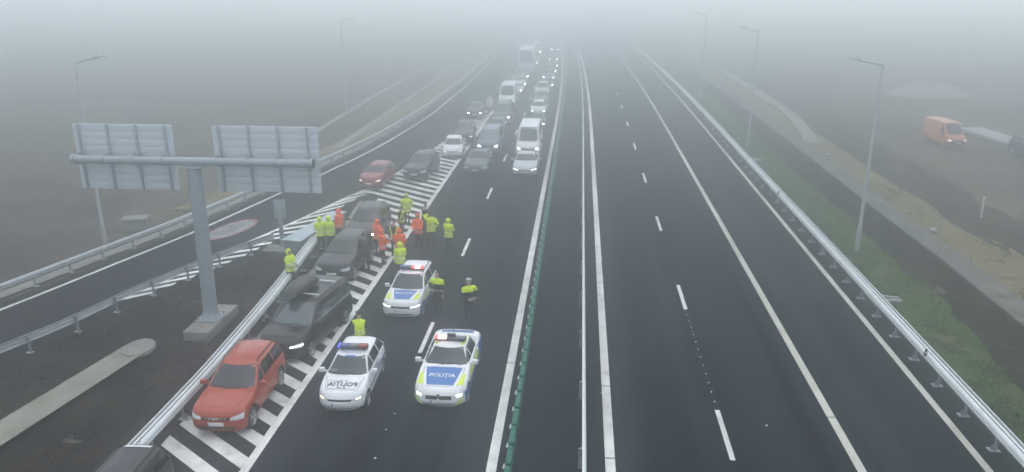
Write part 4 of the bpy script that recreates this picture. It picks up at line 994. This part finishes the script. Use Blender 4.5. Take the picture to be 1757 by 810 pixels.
# queue: (name, label, category, kind, colour, x, y, heading, lights)
QG = 'cars queueing on the motorway'
Q = [
 ('hatchback', 'dark red hatchback stopped on the ramp edge ahead of the other cars', 'car', 'hatch', 'red', -14.25, 53.9, -4, 'warm_on'),
 ('pickup', 'dark grey boxy SUV on the hatching right behind the dark red hatchback', 'car', 'suv', 'dark_grey', -11.55, 56.6, -5, None),
 ('hatchback', 'white hatchback stopped on the hatching behind the dark boxy SUV', 'car', 'hatch', 'white', -10.35, 64.2, 6, 'warm_on'),
 ('suv', 'dark car half hidden behind the white hatchback on the hatching', 'car', 'suv', 'dark_grey', -10.25, 70.2, 4, 'warm_on'),
 ('hatchback', 'dark car with two bright headlamps driving down the ramp alone', 'car', 'hatch', 'dark_grey', -11.0, 83.7, 2, 'lamp_on'),
 ('sedan', 'dark grey sedan at the head of the left queue lane', 'car', 'sedan', 'grey', -7.6, 59.0, 0, None),
 ('people_carrier', 'blue grey people carrier second in the left queue lane', 'car', 'mpv', 'blue_grey', -7.5, 66.5, 0, 'lamp_on'),
 ('people_carrier', 'dark green people carrier in front of the white van with a tall roof', 'van', 'mpv', 'dark_green', -7.8, 81.0, 0, 'lamp_on'),
 ('minivan', 'grey car standing behind the blue grey people carrier in the left lane', 'car', 'hatch', 'grey', -7.7, 74.0, 0, 'warm_on'),
 ('delivery_van', 'white tall van in the left queue lane behind the dark green people carrier', 'van', 'van', 'white', -8.3, 92.6, 0, 'warm_on'),
 ('hatchback', 'small white car behind the tall white van in the left queue lane', 'car', 'hatch', 'white', -7.9, 101.8, 0, 'lamp_on'),
 ('sedan', 'silver sedan in the fog ahead of the big pale truck', 'car', 'sedan', 'silver', -7.9, 109.0, 0, 'lamp_on'),
 ('suv', 'grey SUV in the fog right in front of the big pale truck', 'car', 'suv', 'grey', -7.9, 116.5, 0, 'lamp_on'),
 ('truck', 'big pale box truck fading into the fog in the left queue lane', 'truck', 'truck', 'white', -7.9, 127.6, 0, None),
 ('sedan', 'hazy car with bright lamps right behind the big pale truck', 'car', 'sedan', 'grey', -7.3, 137.5, 0, 'lamp_on'),
 ('suv', 'very hazy SUV with bright lamps two places behind the big pale truck', 'car', 'suv', 'dark_grey', -7.3, 146.0, 0, 'lamp_on'),
 ('delivery_van', 'barely visible pale van at the far end of the left queue lane', 'van', 'van', 'white', -7.3, 156.5, 0, 'lamp_on'),
 ('sedan', 'silver sedan at the head of the right queue lane', 'car', 'sedan', 'silver', -3.9, 58.6, 0, 'drl'),
 ('minibus', 'white minibus right behind the silver sedan leading the right queue lane', 'van', 'van', 'white', -4.1, 65.6, 0, 'lamp_on'),
 ('hatchback', 'dark green hatchback behind the white minibus with a bright lamp showing', 'car', 'hatch', 'dark_green', -4.05, 77.6, 0, 'lamp_on'),
 ('hatchback', 'white car between the dark green hatchback and the hazy grey sedan', 'car', 'hatch', 'white', -4.4, 85.7, 0, 'lamp_on'),
 ('sedan', 'hazy grey sedan behind the white car in the right queue lane', 'car', 'sedan', 'grey', -4.5, 93.5, 0, None),
 ('suv', 'hazy silver SUV behind the hazy grey sedan in the right queue lane', 'car', 'suv', 'silver', -4.6, 100.4, 0, 'warm_on'),
 ('people_carrier', 'dark blue car in the fog behind the hazy silver SUV', 'car', 'hatch', 'blue_grey', -4.1, 107.5, 0, 'lamp_on'),
 ('sedan', 'dark car with a pale roof edge in the fog behind the dark blue car', 'car', 'suv', 'grey', -4.2, 115.5, 0, 'lamp_on'),
 ('hatchback', 'foggy car with bright lamps fifth from the far end of the right queue', 'car', 'hatch', 'grey', -4.0, 124.5, 0, 'lamp_on'),
 ('sedan', 'foggy car with bright lamps fourth from the far end of the right queue', 'car', 'sedan', 'dark_grey', -3.9, 133.5, 0, 'lamp_on'),
 ('suv', 'foggy car with bright lamps third from the far end of the right queue', 'car', 'suv', 'grey', -3.9, 143.0, 0, 'lamp_on'),
 ('sedan', 'foggy car with bright lamps second from the far end of the right queue', 'car', 'sedan', 'silver', -3.8, 153.0, 0, 'lamp_on'),
 ('hatchback', 'last car with bright lamps at the foggy far end of the right queue', 'car', 'hatch', 'grey', -3.8, 165.0, 0, 'lamp_on'),
]
for nm, lb, ct, kd, cl, x, y, hd, li in Q:
    vehicle(nm, lb, ct, kd, cl, x if y < 98 else cx(x, y), y, R(hd) + heading(y), lights=li, group=QG, near=(y < 70), extra='panel' if nm == 'delivery_van' else None)
rt, g = vehicle('delivery_van', 'orange van with dark bumper driving on the field track to the right', 'van', 'van', 'van_orange', 32.2, 72.2, R(6), lights='warm_on', near=True, extra='panel')
rt.scale = (.9, .8, .86)
obj('bumper', patch(g.bvh, 'front', quadfn((-.9, .3), (.9, .3), (.9, .72), (-.9, .72)), 10, 3, .012), M['black'], rt)
vehicle('suv', 'dark car cut by the right edge of the photo beside the pale pad', 'car', 'suv', 'navy', 37.0, 66.6, R(15), near=True)

# ------------------------------------------------------------------ people
def hivis(name, col, bands, yoke=None, dark=(.016, .018, .024)):
    """fabric with reflective bands (and a bright yoke above a dark body) by height on the garment"""
    m = bpy.data.materials.new(name); m.use_nodes = True; n = m.node_tree.nodes; L = m.node_tree.links; b = n['Principled BSDF']
    b.inputs['Roughness'].default_value = .75; b.inputs['Specular IOR Level'].default_value = .2
    tc = n.new('ShaderNodeTexCoord'); sp = n.new('ShaderNodeSeparateXYZ'); L.new(tc.outputs['Object'], sp.inputs[0])
    nz = n.new('ShaderNodeTexNoise'); nz.inputs['Scale'].default_value = 9; L.new(tc.outputs['Object'], nz.inputs['Vector'])
    rp = n.new('ShaderNodeValToRGB'); rp.color_ramp.interpolation = 'CONSTANT'
    mr = n.new('ShaderNodeMapRange'); mr.inputs['From Min'].default_value = 0; mr.inputs['From Max'].default_value = 2; L.new(sp.outputs['Z'], mr.inputs['Value']); L.new(mr.outputs[0], rp.inputs[0])
    e = rp.color_ramp.elements; base = dark if yoke else col
    e[0].position = 0; e[0].color = (*base, 1); e[1].position = .999; e[1].color = (*col, 1)
    stops = []
    for z0, z1 in bands: stops += [(z0, (.55, .57, .58)), (z1, None)]
    if yoke: stops.append((yoke, col))
    cur = base
    for z, c in sorted(stops, key=lambda s: s[0]):
        if yoke and z >= yoke: cur = col
        q = e.new(z / 2); q.color = (*(c or cur), 1)
    mx = n.new('ShaderNodeVectorMath'); mx.operation = 'SCALE'; m2 = n.new('ShaderNodeMapRange')
    m2.inputs['To Min'].default_value = .75; m2.inputs['To Max'].default_value = 1.15; L.new(nz.outputs['Fac'], m2.inputs['Value'])
    L.new(rp.outputs[0], mx.inputs[0]); L.new(m2.outputs[0], mx.inputs['Scale']); L.new(mx.outputs[0], b.inputs['Base Color'])
    return m
YEL, ORA = (.72, .95, .035), (1.0, .16, .05)
TOPS = dict(yellow=hivis('hivis_yellow', YEL, [(.90, .955), (1.12, 1.175)]), orange=hivis('hivis_orange', ORA, [(.88, .93)]),
            vest=hivis('hivis_vest_yellow', YEL, [(1.02, 1.07)]), officer=hivis('officer_yoke', YEL, [(1.0, 1.045)], yoke=1.29), dark=M['pol_cloth'])
def ellip_loft(bm, secs, n=14):
    """secs: (x, y, z, rx, ry)"""
    rings = [[bm.verts.new((x + rx * math.cos(2 * math.pi * k / n), y + ry * math.sin(2 * math.pi * k / n), z)) for k in range(n)] for x, y, z, rx, ry in secs]
    bridge(bm, rings); bm.faces.new(rings[0][::-1]); bm.faces.new(rings[-1])
def ball(bm, c, r, seg=14, mi=0):
    rr = bmesh.ops.create_uvsphere(bm, u_segments=seg, v_segments=max(6, seg // 2 + 2), radius=1)
    bmesh.ops.transform(bm, matrix=Matrix.Translation(c) @ Matrix.Diagonal((*r, 1)), verts=rr['verts'])
    for f in {f for v in rr['verts'] for f in v.link_faces}: f.material_index = mi
def elbow(sh, wr, l1, l2, hint):
    sh, wr = Vector(sh), Vector(wr); d = wr - sh; L_ = min(d.length, (l1 + l2) * .999); u = d.normalized(); wr = sh + u * L_
    a = (l1 * l1 - l2 * l2 + L_ * L_) / (2 * L_); h = math.sqrt(max(0, l1 * l1 - a * a)); hv = Vector(hint); hv = (hv - u * hv.dot(u)).normalized()
    return sh + u * a + hv * h, wr
def remeshed(bm, vox, sm=4):
    bmesh.ops.recalc_face_normals(bm, faces=bm.faces)
    def mods(o):
        m = o.modifiers.new('r', 'REMESH'); m.mode = 'VOXEL'; m.voxel_size = vox
        s = o.modifiers.new('s', 'SMOOTH'); s.factor = .5; s.iterations = sm
    return evaluated(bm, mods)
ARMS = {  # wrist targets for (side=+1): x mirrored for the other side; elbow hint
 'down': ((.25, -.05, .83), (.3, .6, 0)), 'front': ((.10, -.30, 1.08), (.6, .4, -.6)), 'hip': ((.22, -.05, 1.0), (1, .5, 0)), 'pocket': ((.20, -.12, .90), (.8, .6, 0)),
 'up': ((.26, -.18, 1.72), (1, -.1, -.2)), 'reach': ((.18, -.48, 1.15), (.5, .3, -.8)), 'fold': ((-.06, -.24, 1.16), (.7, 0, -.7)), 'back': ((.06, .20, .95), (.9, .4, 0)), 'ear': ((.14, -.10, 1.60), (1, -.4, -.4)),
}
def person(label, x, y, face, top, legs='navy', arms=('down', 'down'), hood=False, head='hair', lean=0., stance=0., turn=0., h=1.0, open_vest=False, long=True):
    """face: direction the person looks, degrees clockwise from towards the camera (-Y)"""
    rt = empty('person', (x, y, .014), R(-face)); tag(rt, label, 'person', 'people standing on the closed carriageway'); rt.scale = (h * 1.05,) * 3
    st = stance
    hip, sh = .095, .195
    def lx(z): return -lean * max(0, z - .95) # forward lean shifts y
    bm = bmesh.new()
    ellip_loft(bm, [(0, 0, .84, .10, .085), (0, 0, .90, .165, .12), (0, lx(1.0), 1.0, .160, .115), (0, lx(1.12), 1.12, .145, .105), (0, lx(1.28), 1.28, .175, .12), (0, lx(1.38), 1.38, .185, .11), (0, lx(1.45), 1.45, .12, .08), (0, lx(1.50), 1.50, .058, .058), (0, lx(1.58), 1.58, .052, .055)])
    feet = []
    for s in (-1, 1):
        fy = -.16 * st * s; fx = s * (hip + .02 + abs(st) * .02)
        kn = (s * hip * 1.05, fy * .55 - .02, .50); an = (fx, fy, .10)
        tube(bm, [(s * hip, 0, .92), (s * hip * 1.02, fy * .25 - .01, .72), kn, (lerp(kn[0], an[0], .4), lerp(kn[1], an[1], .4) + .02, .36), an], [.105, .098, .076, .074, .060], 12)
        feet.append((fx, fy))
    hands = []; hy = lx(1.64)
    jb = bmesh.new()    # garment
    hem = .78 if long else .92
    g_ = .050 if top in ('yellow', 'orange') else .018
    ellip_loft(jb, [(0, 0, hem, .19 + g_, .145 + g_), (0, 0, .92, .178 + g_, .135 + g_), (0, lx(1.05), 1.05, .165 + g_, .12 + g_), (0, lx(1.2), 1.20, .170 + g_, .122 + g_), (0, lx(1.32), 1.32, .185 + g_, .125 + g_), (0, lx(1.41), 1.41, .175 + g_, .10 + g_), (0, lx(1.47), 1.47, .10 + g_, .075 + g_), (0, lx(1.52), 1.52, .075 + g_ * .4, .07 + g_ * .4)], 20)
    sleeves = top in ('yellow', 'orange', 'officer')
    for s, a in zip((-1, 1), arms):
        t, hint = ARMS[a]; sp = (s * sh, lx(1.42), 1.42); tgt = (t[0] * s, t[1] + lx(t[2]), t[2]); el, wr = elbow(sp, tgt, .295, .27, (hint[0] * s, hint[1], hint[2]))
        r0 = [.062, .055, .045, .040, .030]
        tube(bm, [(s * .14, lx(1.41), 1.41), sp, el, el.lerp(wr, .4), wr], [.06, .060, .046, .042, .030], 12)
        if sleeves: tube(jb, [(s * .13, lx(1.40), 1.40), sp, Vector(sp).lerp(el, .5), el, el.lerp(wr, .5), wr], [.085, .094, .086, .076, .068, .056], 14)
        else: tube(jb, [(s * .12, lx(1.41), 1.41), (s * (sh + .03), lx(1.42), 1.40)], [.075, .078], 12)
        hands.append((s, el, wr))
        d = (wr - el).normalized(); palm = wr + d * .055
        tube(bm, [wr - d * .01, wr + d * .03, wr + d * .085], [(.026, .022), (.040, .020), (.040, .018)], 10)
    bm2 = remeshed(bm, .014, 4)
    for f in bm2.faces:
        c = f.calc_center_median(); f.smooth = True
        f.material_index = 1 if c.z < .96 and abs(c.x) < .30 and c.z < .95 and min((c - wr).length for _, _, wr in hands) > .13 else 0
        if c.z > 1.5: f.material_index = 0
        elif not sleeves and c.z > .9 and min((c - wr).length for _, _, wr in hands) > .10: f.material_index = 2
        elif c.z > .9 and min((c - wr).length for _, _, wr in hands) > .10: f.material_index = 2
    # shoes, fingers, head joined into the same body mesh
    for fx, fy in feet:
        ellip_loft(bm2, [(fx, fy - .045, .0, .050, .135), (fx, fy - .045, .05, .050, .130), (fx, fy - .01, .10, .048, .075), (fx, fy + .005, .16, .047, .05)], 12)
    for f in bm2.faces:
        if f.calc_center_median().z < .17 and len(f.verts) and f.material_index == 0: f.material_index = 3
    for s, el, wr in hands:
        d = (wr - el).normalized(); side = d.cross(Vector((0, 1, 0))); side = side.normalized() if side.length > .05 else Vector((1, 0, 0)); nrm = d.cross(side).normalized()
        for k, ln in enumerate((.070, .078, .073, .058)):
            o = wr + d * .08 + side * (k - 1.5) * .019; tube(bm2, [o - d * .02, o + d * ln * .5, o + d * ln * .85 + nrm * .018, o + d * ln + nrm * .034], [.009, .009, .008, .006], 6)
        o = wr + d * .03 + side * -.036; tube(bm2, [o + side * .015, o - side * .018 + d * .03, o - side * .022 + d * .062 + nrm * .01], [.011, .010, .007], 6)
    hc = Vector((0, hy - .012, 1.655)); T0 = len(bm2.verts)
    hb = bmesh.new()
    ball(hb, (0, 0, .015), (.077, .096, .108), 18); ball(hb, (0, -.022, -.055), (.056, .066, .062), 14)
    tube(hb, [(0, -.088, .018), (0, -.106, -.018), (0, -.090, -.030)], [.008, .016, .013], 8)
    for s in (-1, 1): ball(hb, (s * .078, .008, .0), (.012, .020, .030), 8)
    hb = remeshed(hb, .008, 2)
    for s in (-1, 1): ball(hb, (s * .031, -.080, .020), (.012, .010, .007), 8, 4)
    ball(hb, (0, -.083, -.052), (.024, .008, .006), 8, 5)
    bmesh.ops.transform(hb, matrix=Matrix.Translation(hc) @ Matrix.Rotation(R(-turn), 4, 'Z'), verts=hb.verts)
    tm = bpy.data.meshes.new('h'); hb.to_mesh(tm); hb.free(); bm2.from_mesh(tm); bpy.data.meshes.remove(tm)
    body = obj('body', bm2, [M['skin'], M[legs], M['pol_cloth'], M['shoe'], M['eye'], M['lip']], rt, smooth=70)
    jb2 = remeshed(jb, .016, 3); jb2.normal_update()
    for v_ in jb2.verts:   # creases of loose cloth
        q = v_.co + Vector((x, y, 0)) * 3; v_.co += v_.normal * (.016 * mnoise.noise((q.x * 7, q.y * 7, q.z * 11)) + .009 * mnoise.noise((q.x * 16, q.y * 16, q.z * 22)))
    if not sleeves and open_vest:
        kill = [v for v in jb2.verts if v.co.y < -.02 and abs(v.co.x) < .035 + max(0, v.co.z - 1.1) * .28]; bmesh.ops.delete(jb2, geom=kill, context='VERTS')
    Hd = Matrix.Translation(hc) @ Matrix.Rotation(R(-turn), 4, 'Z')
    if hood:
        hb = bmesh.new(); ball(hb, (0, .02, .0), (.125, .135, .160), 22)
        kill = [v for v in hb.verts if (v.co - Vector((0, .02, 0))).normalized().y < -.62 and v.co.z < .10]; bmesh.ops.delete(hb, geom=kill, context='VERTS')
        bmesh.ops.solidify(hb, geom=hb.faces[:], thickness=.012)
        bmesh.ops.transform(hb, matrix=Hd, verts=hb.verts); tm = bpy.data.meshes.new('h'); hb.to_mesh(tm); hb.free(); jb2.from_mesh(tm); bpy.data.meshes.remove(tm)
    obj({'vest': 'vest'}.get(top, 'jacket'), jb2, TOPS[top], rt, smooth=70)
    if not hood:
        hb = bmesh.new()
        if head == 'hair':
            ball(hb, (0, .010, .028), (.086, .100, .106), 18); kill = [v for v in hb.verts if v.co.y < -.045 and v.co.z < .075 or v.co.z < -.05]; bmesh.ops.delete(hb, geom=kill, context='VERTS'); nm, mm = 'hair', M['hair']
        else:
            tube(hb, [(0, 0, .055), (0, 0, .075), (0, 0, .13), (0, 0, .145)], [.092, .098, .118, .100], 20); ball(hb, (0, -.085, .060), (.062, .050, .008), 12); nm, mm = 'cap', M['cap_grey'] if head == 'cap' else M['pol_cloth']
        bmesh.ops.transform(hb, matrix=Hd, verts=hb.verts); obj(nm, hb, mm, rt, smooth=60)
    if top == 'officer':
        bm = bmesh.new(); ellip_loft(bm, [(0, lx(1.0), .985, .190, .147), (0, lx(1.04), 1.035, .186, .143)], 20); obj('belt', bm, M['belt'], rt)
    return rt
person('person in yellow hooded jacket and blue jeans leaning by the guardrail near the black van', -13.35, 33.8, -70, 'yellow', 'jeans', ('front', 'front'), True, stance=.9)
person('person in yellow hood beside the crash cushion, leftmost of a standing pair', -13.62, 39.15, 150, 'yellow', 'navy', ('pocket', 'front'), True)
person('person in yellow hooded jacket standing in front of the orange jacket by the guardrail', -13.18, 39.3, 190, 'yellow', 'navy', ('down', 'pocket'), True, stance=.3)
person('person in orange half hidden behind the yellow pair near the crash cushion', -13.05, 40.7, 120, 'orange', 'grey_cloth', ('front', 'down'), True)
person('person in yellow jacket standing alone on the white hatching farthest from the camera', -10.02, 44.2, 10, 'yellow', 'navy', ('hip', 'hip'), True, stance=.2)
person('person in dark clothes and yellow vest walking below the lone yellow jacket on the hatching', -9.75, 41.6, 40, 'vest', 'navy', ('down', 'front'), False, 'hair', stance=.7, long=False, open_vest=True)
person('person in orange hooded jacket standing at the headlamp of the dark grey SUV', -10.45, 38.9, 200, 'orange', 'grey_cloth', ('down', 'front'), True)
person('person in orange jacket with arms forward, second orange from the dark grey SUV', -9.80, 37.3, 230, 'orange', 'navy', ('front', 'down'), True, stance=.4)
person('person in dark clothes bending with an orange stripe beside the dark hatchback', -10.42, 36.3, 160, 'dark', 'navy', ('reach', 'front'), False, 'hair', lean=.35, stance=.5)
person('person in open yellow vest over dark clothes between two orange jackets', -9.50, 38.7, 0, 'vest', 'navy', ('down', 'down'), False, 'hair', open_vest=True, long=False)
person('person in orange hooded jacket turned away right behind the police SUV', -8.95, 37.5, 170, 'orange', 'navy', ('pocket', 'front'), True)
person('person in bright yellow jacket half hidden behind the roof of the police SUV', -8.42, 35.3, 150, 'yellow', 'navy', ('front', 'down'), True)
person('person in long orange raincoat with pointed hood beside the solid white line', -8.48, 39.9, 15, 'orange', 'navy', ('front', 'front'), True, h=1.04)
person('person in black clothes standing behind the long orange raincoat', -8.45, 42.0, 30, 'dark', 'navy', ('down', 'down'), False, 'hair')
person('person in yellow jacket raising one arm to the head on the carriageway', -7.85, 40.3, 180, 'yellow', 'grey_cloth', ('hip', 'ear'), False, 'hair', stance=.3, h=1.04)
person('person in yellow jacket standing alone by the dashed line right of the crowd', -6.78, 39.6, 200, 'yellow', 'grey_cloth', ('front', 'front'), True, h=.97)
person('police officer with yellow shoulders and dark hair beside the police SUV', -5.90, 31.3, 15, 'officer', 'navy', ('hip', 'down'), False, 'hair', h=1.03)
person('police officer in black with grey cap and yellow shoulder patch nearest the median', -4.42, 30.5, -25, 'officer', 'navy', ('front', 'hip'), False, 'cap', h=1.04)
person('police officer in yellow vest seen above the roof of the white police hatchback', -8.12, 26.9, 180, 'vest', 'navy', ('front', 'front'), False, 'pcap', long=False)
